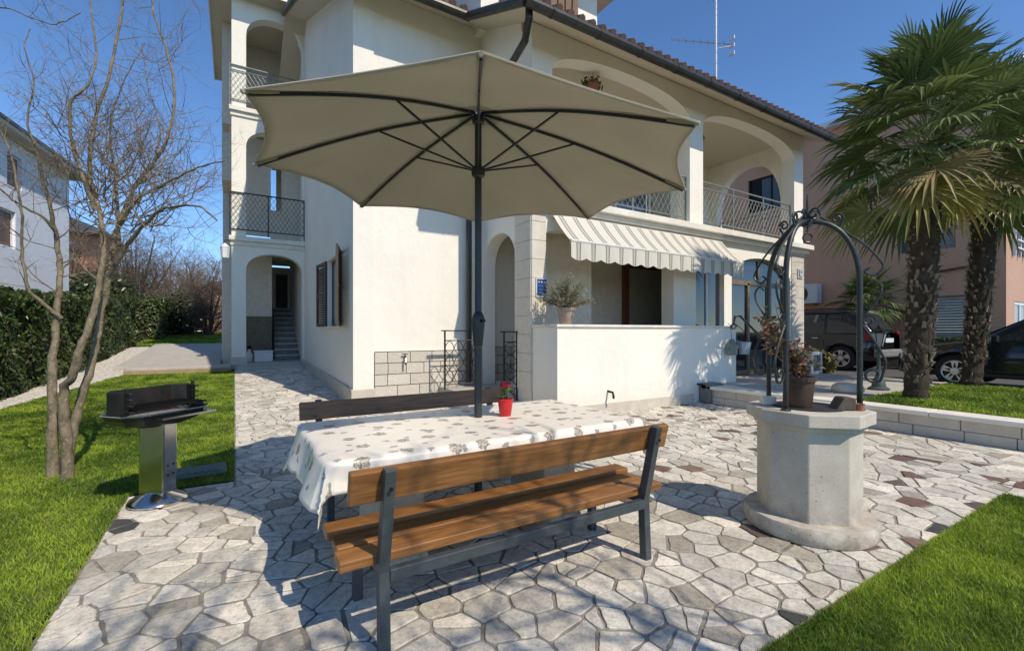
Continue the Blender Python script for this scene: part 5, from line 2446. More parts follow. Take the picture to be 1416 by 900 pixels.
branchy(tm, wm, path((-20, 150, 3.65), (-50, 80, 3.4), (-30, 20, 3.2), (8, 12, 3.1), (42, 25, 3.05), (78, 34, 3.0), (112, 18, 2.98)), 0.0084, 0.0024, 8, .22, 1, .45)
for k in range(64):   # thin shoots from the crown middle
    p = at(random.uniform(110, 215), random.uniform(240, 330), random.uniform(4.1, 4.5))
    twig(wm, p, Vector((random.gauss(0, .6), random.gauss(0, .6), random.uniform(.2, 1))), random.uniform(.5, 1.0), .007, 2, .3)
soft(tm.build('trunk', M['bark'], tr, smooth=False), 60)
wm.build('twigs', simple('grey_twig_bark', (.24, .185, .115), .9, c2=(.15, .115, .075)), tr)

# a bare tree behind the camera that throws the dappled shade on the front paving
random.seed(12)
t = thing('bare_tree', 'bare tree behind the photographer, known only by its dappled shade on the paving', 'tree', (3.3, -3.6, 0))
tm, wm = MB(), MB()
branchy(tm, wm, [(3.3, -3.6, 0), (3.2, -3.5, 1.2), (2.9, -3.2, 2.3), (2.4, -2.8, 3.2), (1.9, -2.5, 4.1), (1.5, -2.4, 5.0)], .11, .02, 30, .95, 1, .5, tmin=.017)
branchy(tm, wm, [(3.0, -3.3, 2.1), (2.7, -2.6, 3.0), (2.5, -2.1, 3.8), (2.4, -1.8, 4.6)], .06, .015, 26, .9, 1, .3, tmin=.017)
branchy(tm, wm, [(2.5, -2.9, 3.0), (1.7, -2.2, 3.6), (1.1, -2.0, 4.2), (0.6, -1.9, 4.9)], .05, .012, 26, .9, 1, .3, tmin=.017)
tm.build('trunk', M['bark'], t)
wm.build('twigs', M['bark_far'], t)


# ------------------------------------------------------------------ hedges
def hedge(name, label, x0, x1, y0, y1, h, n, seed, leaf=.07, cols=None, zbase=None, faces=('x1', 'top', 'y0', 'y1')):
    t = thing(name, label, 'hedge', ((x0 + x1) / 2, (y0 + y1) / 2, gz((x0 + x1) / 2, y0) if zbase is None else zbase))
    random.seed(seed)
    zb = (lambda y: gz(-1, y)) if zbase is None else (lambda y: zbase)
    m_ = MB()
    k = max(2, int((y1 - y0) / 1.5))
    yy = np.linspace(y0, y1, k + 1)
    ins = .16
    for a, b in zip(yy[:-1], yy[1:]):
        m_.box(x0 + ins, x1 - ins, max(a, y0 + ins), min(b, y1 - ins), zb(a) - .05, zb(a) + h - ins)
    m_.build('branches', simple('hedge_shadow_core', (.012, .018, .006), .95), t)  # solid dark core boxes: the hedge's inner shade put into colour
    m_ = MB()
    cols = cols or [(.045, .08, .018), (.065, .11, .022), (.03, .055, .013), (.095, .145, .03), (.08, .09, .027), (.11, .10, .04)]
    areas = {'x1': (y1 - y0) * h, 'x0': (y1 - y0) * h, 'top': (y1 - y0) * (x1 - x0), 'y0': (x1 - x0) * h, 'y1': (x1 - x0) * h}
    tot = sum(areas[f] for f in faces)
    for f in faces:
        for _ in range(int(n * areas[f] / tot)):
            dep = abs(random.gauss(0, .11))
            x, y, z = random.uniform(x0, x1), random.uniform(y0, y1), random.random() * h
            if f == 'x1':
                x, nrm = x1 - dep, Vector((1, 0, .35))
            elif f == 'x0':
                x, nrm = x0 + dep, Vector((-1, 0, .35))
            elif f == 'top':
                z, nrm = h - dep, Vector((0, 0, 1))
            elif f == 'y0':
                y, nrm = y0 + dep, Vector((0, -1, .35))
            else:
                y, nrm = y1 - dep, Vector((0, 1, .35))
            bul = noise.noise((x * 1.3, y * 1.3, z * 1.5 + seed)) * .16 + noise.noise((x * 4, y * 4, z * 4)) * .05
            p = Vector((x, y, z + zb(y))) + nrm.normalized() * bul
            nn = (nrm.normalized() + Vector((random.gauss(0, .55), random.gauss(0, .55), random.gauss(0, .55)))).normalized()
            d1 = nn.orthogonal().normalized()
            d1 = Matrix.Rotation(random.uniform(0, 2 * PI), 3, nn) @ d1
            d2 = nn.cross(d1)
            L = leaf * random.uniform(.45, 1.3)
            c = random.choice(cols)
            q = random.uniform(.8, 1.25)
            m_.col = tuple(v * q for v in c)
            m_.poly([p - d1 * L, p - d1 * L * .1 + d2 * L * .42 + nn * L * .12, p + d1 * L, p - d1 * L * .1 - d2 * L * .42 + nn * L * .12])
    m_.build('foliage', M['leaf'], t)
    return t


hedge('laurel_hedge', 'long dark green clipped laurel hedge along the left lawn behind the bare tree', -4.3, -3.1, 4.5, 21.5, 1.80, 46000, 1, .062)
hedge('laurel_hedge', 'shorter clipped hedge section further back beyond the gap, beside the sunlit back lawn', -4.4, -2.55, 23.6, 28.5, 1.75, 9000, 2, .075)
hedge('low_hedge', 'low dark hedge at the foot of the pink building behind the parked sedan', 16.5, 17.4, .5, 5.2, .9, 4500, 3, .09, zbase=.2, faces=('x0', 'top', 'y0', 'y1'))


# ------------------------------------------------------------------ fan palms
def fan_leaf(Lm, Pm, o, d, pet, fr, col, droop, nseg=30, spread=R(128)):
    d = d.normalized()
    up = Vector((0, 0, 1))
    side = d.cross(up)
    if side.length < .1:
        side = Vector((1, 0, 0))
    side.normalize()
    side = Matrix.Rotation(random.gauss(0, .25), 3, d) @ side
    # petiole sags a little
    pts = []
    for i in range(6):
        t = i / 5
        pts.append(o + d * pet * t + Vector((0, 0, -droop * .35 * pet * t * t)))
    e = (pts[-1] - pts[-2]).normalized()
    Pm.tube(pts, [.017, .013, .011, .010, .009, .008], 4, False)
    hub = pts[-1]
    nrm = side.cross(e).normalized()
    # blade is tilted down against the stalk and cupped
    e2 = (e * math.cos(.25) - nrm * math.sin(.25)).normalized()
    n2 = side.cross(e2).normalized()
    for k in range(nseg):
        s = (k + .5) / nseg * 2 - 1
        ph = s * spread
        dd = (e2 * math.cos(ph) + side * math.sin(ph) + n2 * (.20 * abs(s))).normalized()
        L = fr * (1 - .30 * abs(s) ** 2) * random.uniform(.92, 1.05)
        wv = n2.cross(dd).normalized()
        w = L * spread * 2 / nseg * .27
        q = random.uniform(.75, 1.25)
        tipd = abs(random.gauss(0, .16))
        if random.random() < .05:
            continue
        Lm.col = tuple(v * q for v in col)
        b = len(Lm.v)
        rows = ((.02, .12), (.45, .95), (.72, .72), (1.0, .06))
        for t, ww in rows:
            dr = -(droop * .30 + tipd) * L * max(0, t - .35) ** 2 * 2.2
            c = hub + dd * L * t + Vector((0, 0, dr))
            Lm.v += [tuple(c - wv * w * ww + n2 * w * ww * .55), tuple(c), tuple(c + wv * w * ww + n2 * w * ww * .55)]
        for r_ in range(3):
            a = b + r_ * 3
            Lm.face([a, a + 1, a + 4, a + 3])
            Lm.face([a + 1, a + 2, a + 5, a + 4])


def palm(name, label, base, lean, zt, r0, r1, crown_h, nl, pet, fr, seed, trunk=True):
    t = thing(name, label, 'palm tree', tuple(base))
    random.seed(seed)
    base = Vector(base)
    top = base + Vector((lean[0], lean[1], zt))
    if trunk:
        m_ = MB()
        n = 40
        pts, rad = [], []
        for i in range(n + 1):
            s = i / n
            p = base.lerp(top, s) + Vector((.03 * math.sin(5 * s), .02 * math.sin(4 * s + 1), 0))
            pts.append(p)
            rad.append((r0 * 1.12 if s < .04 else r0 + (r1 - r0) * min(1, s * 2.2)) * (1 + random.uniform(-.06, .06)))
        m_.tube(pts, rad, 18)
        # fibres and cut leaf bases in a spiral
        m_.build('trunk', M['palmbark'], t)
        m_ = MB()
        nst = int(zt / .0085)
        for i in range(nst):
            s = i / nst
            if random.random() < (.8 if s < .14 else .2):
                continue
            a = i * 2.39996 + random.gauss(0, .22)
            s = min(.995, max(0, s + random.gauss(0, .012)))
            g_ = random.choice([.5, .7, 1, 1, 1.35])
            m_.col = (.27 * g_, .215 * g_, .145 * g_)
            p = base.lerp(top, s)
            rr = (r0 + (r1 - r0) * min(1, s * 2.2)) * .97
            out = Vector((math.cos(a), math.sin(a), 0))
            tan = Vector((-math.sin(a), math.cos(a), 0))
            q = p + out * rr
            h_ = random.uniform(.035, .10)
            w_ = random.uniform(.012, .031)
            pr = random.uniform(.018, .055)
            ddx = tan * random.gauss(0, .02)
            b = len(m_.v)
            for pt3 in (q - tan * w_ - Vector((0, 0, h_ * .6)), q + tan * w_ - Vector((0, 0, h_ * .6)),
                        q + out * pr + tan * w_ * .55 + Vector((0, 0, h_ * .5)) + ddx, q + out * pr - tan * w_ * .55 + Vector((0, 0, h_ * .5)) + ddx,
                        q - out * .01 + tan * w_ * .5 + Vector((0, 0, h_ * .55)) + ddx, q - out * .01 - tan * w_ * .5 + Vector((0, 0, h_ * .55)) + ddx):
                m_.v.append(tuple(pt3))
            for f in ((0, 1, 2, 3), (3, 2, 4, 5), (0, 3, 5), (1, 4, 2)):
                m_.face([b + k for k in f])
        put(m_.build('leaf_bases', M['drytwig'], t), 'stuff')
        m_ = MB()
        for i in range(int(nst * 1.3)):
            s = random.random() ** .8
            a = random.uniform(0, 2 * PI)
            p = base.lerp(top, s)
            rr = (r0 + (r1 - r0) * min(1, s * 2.2))
            out = Vector((math.cos(a), math.sin(a), 0))
            q = p + out * rr * .98
            m_.tube([q, q + out * random.uniform(.02, .06) + Vector((random.gauss(0, .03), random.gauss(0, .03), random.uniform(-.1, .08)))], [.004, .0015], 3, False)
        put(m_.build('fibres', M['palmbark'], t), 'stuff')
    Lm, Pm = MB(), MB()
    for i in range(nl):
        s = (i + .5) / nl
        el = R(84) - s ** .92 * R(97)
        a = i * 2.39996 + random.gauss(0, .2)
        d = Vector((math.cos(a) * math.cos(el), math.sin(a) * math.cos(el), math.sin(el)))
        o = top + Vector((0, 0, crown_h * (1 - s) + .18)) + Vector((d.x, d.y, 0)) * .06
        c = random.choice([(.11, .155, .045), (.145, .195, .06), (.09, .13, .04), (.19, .235, .08)])
        if s > .8 and random.random() < .22:
            c = random.choice([(.30, .27, .07), (.28, .21, .08), (.22, .23, .06)])
        fan_leaf(Lm, Pm, o, d, pet * random.uniform(.8, 1.15), fr * random.uniform(.88, 1.1), c, .18 + s * .38 + random.uniform(-.08, .12))
    Lm.build('crown', M['palmleaf'], t)
    Pm.build('leaf_stalks', simple('palm_stalk', (.16, .17, .05), .5, c2=(.10, .12, .03)), t)
    return t


p1 = at(1268, 553, 6.65)
palm('fan_palm', 'fan palm with thick shaggy trunk on the raised lawn, nearest to the well', (p1.x, p1.y, .30), (.12, -.06), 2.95, .135, .168, 1.10, 54, .84, .74, 3)
p2 = at(1345, 533, 8.2)
palm('fan_palm', 'second fan palm with shaggy trunk further back, in front of the dark sedan', (p2.x, p2.y, .30), (.30, -.1), 3.3, .14, .165, 1.1, 48, .85, .76, 8)
palm('young_palm', 'small young fan palm behind the black car against the pink wall', (17.0, 6.35, .2), (0, 0), 1.5, .12, .14, .35, 26, .62, .62, 5)


# ------------------------------------------------------------------ background trees
def far_tree(label, x, y, h, rad, n, seed, lean=0, zb=None):
    t = thing('bare_tree', label, 'tree', (x, y, gz(-1, y) if zb is None else zb), 0, 'bare trees behind the back lawn')
    random.seed(seed)
    tm, wm = MB(), MB()
    z0 = gz(-1, y) if zb is None else zb
    for k in range(n):
        a = k * 2.39996 + seed
        rr = rad * random.uniform(.25, 1)
        hh = h * random.uniform(.6, 1) * (1 - .25 * rr / rad)
        branchy(tm, wm, [(x + .08 * math.cos(a), y + .08 * math.sin(a), z0), (x + .25 * rr * math.cos(a), y + .25 * rr * math.sin(a), z0 + hh * .3),
                         (x + .6 * rr * math.cos(a), y + .6 * rr * math.sin(a), z0 + hh * .65), (x + rr * math.cos(a) + lean, y + rr * math.sin(a), z0 + hh)],
                .10 * h / 6, .016, 30, h * .26, 2, .2, 3, .1, 5, .012)
    tm.build('trunk', M['bark_far'], t)
    wm.build('twigs', simple('far_twig_bark', (.19, .14, .095), .95, c2=(.13, .10, .07)), t)


far_tree('round bare bush tree with many stems before the far stone wall', -1.05, 26.3, 4.3, 2.0, 11, 4)
far_tree('tall bare tree in the middle of the back garden behind the second hedge', -4.6, 32, 6.4, 2.6, 12, 6)
far_tree('bare tree behind the long hedge in front of the red house', -7.6, 33, 5.6, 2.5, 10, 9)
far_tree('bare tree far behind the back lawn, between the round bush tree and the second hedge', -4.0, 41, 7.2, 3.4, 13, 19)
far_tree('bare tree far behind the second hedge, right of the red house', -7.6, 43, 7.6, 3.2, 13, 23)
far_tree('bare tree behind the round bush tree, left of the stair tower', -2.2, 36, 5.4, 2.9, 11, 14)


def shrub(label, x, y, z, r, n, seed, cols):
    t = thing('evergreen_shrub', label, 'shrub', (x, y, z))
    random.seed(seed)
    m_ = MB()
    for k in range(n):
        d = Vector((random.gauss(0, 1), random.gauss(0, 1), random.gauss(0, 1))).normalized()
        rr = r * random.uniform(.45, 1) * (1 + .3 * noise.noise(d * 2 + Vector((seed, 0, 0))))
        p = Vector((x, y, z + r * .95)) + Vector((d.x * rr * 1.15, d.y * rr * 1.15, d.z * rr))
        nn = (d + Vector((random.gauss(0, .6), random.gauss(0, .6), random.gauss(0, .6)))).normalized()
        d1 = nn.orthogonal().normalized()
        d2 = nn.cross(d1)
        L = random.uniform(.06, .13)
        q = random.uniform(.7, 1.25)
        m_.col = tuple(v * q for v in random.choice(cols))
        m_.poly([p - d1 * L, p + d2 * L * .5, p + d1 * L, p - d2 * L * .5])
    m_.build('foliage', M['leaf'], t)
    m_ = MB()
    for k in range(5):
        m_.tube([(x, y, z), (x + random.uniform(-.4, .4), y + random.uniform(-.4, .4), z + r)], [.05, .02], 5)
    m_.build('stem', M['bark_far'], t)


shrub('round dark evergreen shrub at the far end of the second hedge', -2.25, 27.0, 1.05, 1.05, 2600, 3, [(.05, .08, .022), (.07, .10, .03), (.09, .10, .035)])
shrub('large dark green evergreen bush behind the long hedge, in front of the bare trees', -5.9, 30.5, 1.1, 1.7, 5200, 13, [(.05, .08, .022), (.07, .10, .03), (.04, .06, .02)])
shrub('low yellowish shrub at the drive edge before the rear wheel of the black car', 12.55, 5.75, .2, .32, 700, 6, [(.14, .12, .03), (.10, .10, .025), (.2, .16, .05)])

# ------------------------------------------------------------------ neighbours
nb = thing('white_house', 'pale two storey house with dark overhanging roof behind the left hedge', 'house', (-10, 18, 0))
mb = MB()
X = -6.6
mb.wall((X, 27.4), (0, -1), (-1, 0), 20, .2, 8.0, .3, [(3.6, 4.5, 6.35, 7.5, 0), (4.0, 5.0, 4.2, 5.5, 0), (6.6, 7.8, 6.2, 7.5, 0), (1.0, 1.5, 2.0, 2.85, 0), (8.2, 9.4, 4.2, 5.5, 0)])
mb.box(X - 8, X - .001, 27.1, 27.4, .2, 8.0)
mb.build('wall', M['greywhite'], nb)
mb = MB()
mb.box(X - 8.5, X + .5, 6.9, 28.0, 8.001, 8.14)
mb.build('eaves', M['soffit'], nb)
mb = MB()
mb.prism([(X + .55, 8.142), (X + .55, 8.25), (X - 4, 10.3), (X - 8.6, 8.25), (X - 8.6, 8.142)], 6.85, 28.05, 'y')
mb.build('roof', M['gutter'], nb)
for a, b, z0, z1 in ((3.6, 4.5, 6.35, 7.5), (4.0, 5.0, 4.2, 5.5), (6.6, 7.8, 6.2, 7.5), (1.0, 1.5, 2.0, 2.85), (8.2, 9.4, 4.2, 5.5)):
    mb = MB()
    ya, yb = 27.4 - b, 27.4 - a
    mb.box(X - .14, X - .08, ya, yb, z0, z0 + .06)
    mb.box(X - .14, X - .08, ya, yb, z1 - .06, z1)
    for y in (ya, yb - .06):
        mb.box(X - .139, X - .081, y, y + .06, z0 + .061, z1 - .061)
    w_ = mb.build('window', M['white_paint'], nb)
    mb = MB()
    mb.box(X - .12, X - .11, ya + .06, yb - .06, z0 + .06, z1 - .06)
    mb.build('pane', M['glass'] if z0 < 4 else M['brownwood'], w_)

nb.rotation_euler = (0, 0, R(-7))
nb.location = (-10.65, 18, 0)
nb = thing('red_house', 'distant red rendered house with green shutters seen through the bare tree', 'house', (-12.5, 50, 1.3))
mb = MB()
mb.wall((-17, 48.5), (1, 0), (0, 1), 7.7, 1.3, 8.9, .4, [(2.2, 3.4, 6.4, 7.7, .3), (5.2, 6.2, 6.4, 7.7, .3), (2.2, 3.4, 3.2, 4.6, .3), (5.2, 6.2, 3.2, 4.6, .3)])
mb.box(-17, -9.3, 48.902, 56, 1.3, 8.9)
mb.build('wall', M['redbrick'], nb)
mb = MB()
for z in (5.6, 2.6):
    mb.box(-17, -9.2, 47.5, 48.49, z, z + .18)
    mb.box(-17, -9.2, 47.4, 47.498, z, z + .95)
mb.build('balcony', simple('salmon_balcony', (.36, .17, .12), .9), nb)
for x0 in (-14.8, -11.8):
    for z in (6.4, 3.2):
        mb = MB()
        w = 1.2 if x0 < -13 else 1.0
        mb.box(x0 - .12, x0 + w + .12, 48.44, 48.495, z - .1, z + 1.95)
        wn = mb.build('window', M['white_paint'], nb)
        mb = MB()
        mb.box(x0, x0 + w, 48.40, 48.438, z, z + 1.7)
        mb.build('shutter', M['green_shutter'], wn)
mb = MB()
mb.prism([(-17.8, 8.9), (-8.5, 8.9), (-8.5, 9.1), (-13, 11), (-17.8, 9.1)], 47, 57, 'y')
mb.build('roof', simple('dark_slate_roof', (.07, .075, .085), .7), nb)

nb = thing('cream_house', 'small cream house far behind the bush tree beside the stair tower', 'house', (1, 42, 1.35))
mb = MB()
mb.wall((-2.0, 40), (1, 0), (0, 1), 7, 1.3, 4.4, .3, [(1.2, 2.0, 2.2, 3.5, 0)])
mb.box(-2.0, 5, 40.302, 46, 1.3, 4.4)
mb.build('wall', M['pink_light'], nb)
mb = MB()
mb.prism([(-2.4, 4.4), (5.4, 4.4), (5.4, 4.5), (1.5, 5.8), (-2.4, 4.5)], 39.6, 46.5, 'y')
mb.build('roof', M['tile'], nb)
mb = MB()
mb.box(-.8, 0, 40.1, 40.15, 2.2, 3.5)
mb.build('window', M['glass'], nb)
sw = thing('stone_wall', 'low sandstone garden wall across the far end of the back lawn', 'wall', (0, 28.2, 1.35))
mb = MB()
x = -3.1
random.seed(8)
while x < 3:
    l = random.uniform(.3, .6)
    for k in range(3):
        mb.box(x + random.uniform(0, .03), x + l - .02, 27.95 + random.uniform(0, .03), 28.3, 1.05 + k * .27, 1.05 + k * .27 + .255)
    x += l
mb.build('stones', simple('far_sandstone', (.42, .31, .20), .9, c2=(.30, .21, .13)), sw)

pb = thing('pink_building', 'large pink rendered building with a roller shutter behind the parked cars', 'building', (20, 10, .2))
mb = MB()
X = 18.0
mb.wall((X, 26), (0, -1), (1, 0), 22.4, .15, 8.4, .3, [(26 - 5.15, 26 - 4.05, .2, 2.35, 0), (26 - 10.9, 26 - 9.5, 6.1, 7.45, 0), (26 - 5.9, 26 - 4.6, 3.75, 4.7, 0)])
mb.build('wall', M['pink'], pb)
mb = MB()
mb.wall((X + .004, 3.58), (1, 0), (0, 1), 9, .15, 8.4, .3, [(.55, 2.8, 3.5, 5.0, 0), (.85, 2.2, .2, 2.15, 0)])
mb.build('front_wall', M['pink_light'], pb)
mb = MB()
mb.box(X - .35, X + 9.5, 3.2, 26, 8.402, 8.6)
mb.build('roof', M['greywhite'], pb)
mb = MB()
for k in range(64):
    mb.box(X + .10 + (.012 if k % 2 else 0), X + .14, 4.05, 5.15, .2 + k * .083, .2 + k * .083 + .08)
mb.build('roller_shutter', simple('grey_roller_shutter', (.30, .30, .29), .6), pb)
mb = MB()
mb.box(X + .12, X + .16, 9.5, 10.9, 6.1, 7.45)
for y in (9.5, 9.95, 10.4, 10.84):
    mb.box(X + .08, X + .119, y, y + .06, 6.1, 7.45)
wn = mb.build('window', M['iron_black'], pb)
mb = MB()
mb.box(X + .10, X + .115, 9.57, 10.38, 6.18, 7.38)
mb.build('pane', M['glass_blue'], wn)
mb = MB()
mb.box(X - .05, X - .002, 9.3, 9.75, 7.75, 7.85)
mb.box(X - .7, X - .002, 8.9, 10.3, 7.86, 7.92)
mb.build('window_hood', M['brownwood'], pb)
mb = MB()
mb.box(X + .12, X + .16, 4.6, 5.9, 3.75, 4.7)
mb.build('window', M['glass_blue'], pb)
mb = MB()
mb.box(X + .55, X + 2.8, 3.70, 3.72, 3.5, 5.0)
gl = mb.build('balcony_glass', M['glass_blue'], pb)
mb = MB()
for k in range(5):
    mb.box(X + .55 + k * .55, X + .60 + k * .55, 3.5, 3.56, 3.4, 5.0)
for k in range(4):
    mb.box(X + .55, X + 2.8, 3.45, 3.498, 3.6 + k * .22, 3.64 + k * .22)
mb.build('frame', M['white_paint'], gl)
mb = MB()
for x in (.85, 1.46, 2.12):
    mb.box(X + x, X + x + .08, 3.60, 3.66, .2, 2.15)
mb.box(X + .93, X + 2.12, 3.605, 3.655, 2.06, 2.15)
gd = mb.build('glass_door', M['white_paint'], pb)
mb = MB()
mb.box(X + .93, X + 2.12, 3.625, 3.635, .2, 2.06)
mb.build('pane', simple('frosted_glass', (.35, .40, .42), .3), gd)
mb = MB()
mb.tube([(X - .06, 3.9, 3.2), (X - .06, 5.6, 3.0)], .035, 6)
mb.build('pipe', M['brownwood'], pb)


def ac_unit(t, x, y, z, w, h, d_):
    """outdoor unit whose grille faces -x"""
    m_ = MB()
    m_.box(x, x + d_, y - w / 2, y + w / 2, z, z + h)
    m_.build('case', M['white_paint'], t, bevel=.02)
    m_ = MB()
    m_.lathe([(h * .40, 0), (h * .40, .01)], 0, 0, 0, 24)
    m_.v = [(x - .004 - vz, y + w * .12 + vx, z + h / 2 + vy) for vx, vy, vz in m_.v]
    g = m_.build('fan_grille', M['iron_black'], t)
    m_ = MB()
    for k in range(5):
        r_ = h * (.08 + .07 * k)
        m_.tube([(x - .018, y + w * .12 + r_ * math.cos(a), z + h / 2 + r_ * math.sin(a)) for a in np.linspace(0, 2 * PI, 25)], .005, 4)
    m_.build('wires', M['galv'], g)
    m_ = MB()
    for s in (-.3, .3):
        m_.obox((x + .05, y + w * s, z - .03), (18, y + w * s, z - .03), .04, .05)
    m_.build('bracket', M['galv'], t)


ac = thing('air_conditioner', 'white air conditioning unit mounted on the pink wall above the black car', 'air conditioner', (17.7, 8.6, 2.2))
ac_unit(ac, 17.62, 8.6, 2.3, .95, .70, .33)
ac = thing('metal_cabinet', 'white framed vent cabinet standing on the pavement at the right corner of the villa', 'cabinet', (11.6, 5.4, .31))
mb = MB()
x0, y0, z0, w, h = 11.35, 5.35, .315, .50, .50
for a in (x0, x0 + w - .07):
    mb.box(a, a + .07, y0, y0 + .06, z0, z0 + h)
mb.box(x0 + .07, x0 + w - .07, y0, y0 + .06, z0 + h - .07, z0 + h)
mb.box(x0 + .07, x0 + w - .07, y0, y0 + .06, z0, z0 + .06)
mb.box(x0, x0 + w, y0 + .062, y0 + .4, z0, z0 + h)
mb.build('case', M['trim'], ac, bevel=.008)
mb = MB()
for k in range(9):
    mb.box(x0 + .075, x0 + w - .075, y0 + .02, y0 + .058, z0 + .07 + k * .041, z0 + .07 + k * .041 + .026)
mb.build('grille', M['grey_stone'], ac)

# garden lamp
lp = at(1215, 540, 7.7)
t = thing('garden_lamp', 'knee high green lantern lamp post on the terrace edge, in front of the black car', 'lamp', (lp.x, lp.y, .31))
bx_ = (lp.x, lp.y, .312)
mb = MB()
mb.lathe([(.15, 0), (.15, .03), (.10, .06), (.085, .16), (.05, .22), (.028, .3), (.024, .62), (.034, .64), (.03, .67), (.022, .70)], *bx_, 16)
soft(mb.build('post', simple('verdigris_iron', (.085, .105, .095), .55, .4), t, merge=True))
mb = MB()
mb.lathe([(.05, .70), (.065, .72), (.062, .735)], *bx_, 6)
mb.lathe([(.125, .955), (.12, .97), (.05, 1.03), (.02, 1.05), (.018, 1.08), (.004, 1.10)], *bx_, 6)
for k in range(6):
    a = k * PI / 3
    mb.tube([(bx_[0] + .06 * math.cos(a), bx_[1] + .06 * math.sin(a), bx_[2] + .73), (bx_[0] + .115 * math.cos(a), bx_[1] + .115 * math.sin(a), bx_[2] + .955)], .007, 4)
lam = mb.build('lantern', M['iron_black'], t)
mb = MB()
mb.lathe([(.056, .735), (.108, .955)], *bx_, 6)
mb.build('glass', simple('milky_glass', (.45, .47, .42), .15), lam)
bs = at(1172, 540, 7.4)
t = thing('round_stone', 'flat round pale stone lying on the terrace slabs left of the garden lamp', 'stone', (bs.x, bs.y, .312))
mb = MB()
mb.lathe([(.20, 0), (.23, .03), (.22, .10), (.16, .14), (.05, .15)], bs.x, bs.y, .312, 14)
mb.v = [(x + .03 * noise.noise((x * 6, y * 6, z * 6)), y + .03 * noise.noise((x * 6, y * 6, z * 6 + 4)), z) for x, y, z in mb.v]
mb.build('body', M['plinth'], t, smooth=True)


# ------------------------------------------------------------------ cars (built along +x, front at +x, then turned)
def lerp_tab(tab, x):
    for (xa, va), (xb, vb) in zip(tab[:-1], tab[1:]):
        if x <= xb:
            t = (x - xa) / (xb - xa) if xb > xa else 0
            t = max(0, min(1, t))
            return va + (vb - va) * t
    return tab[-1][1]


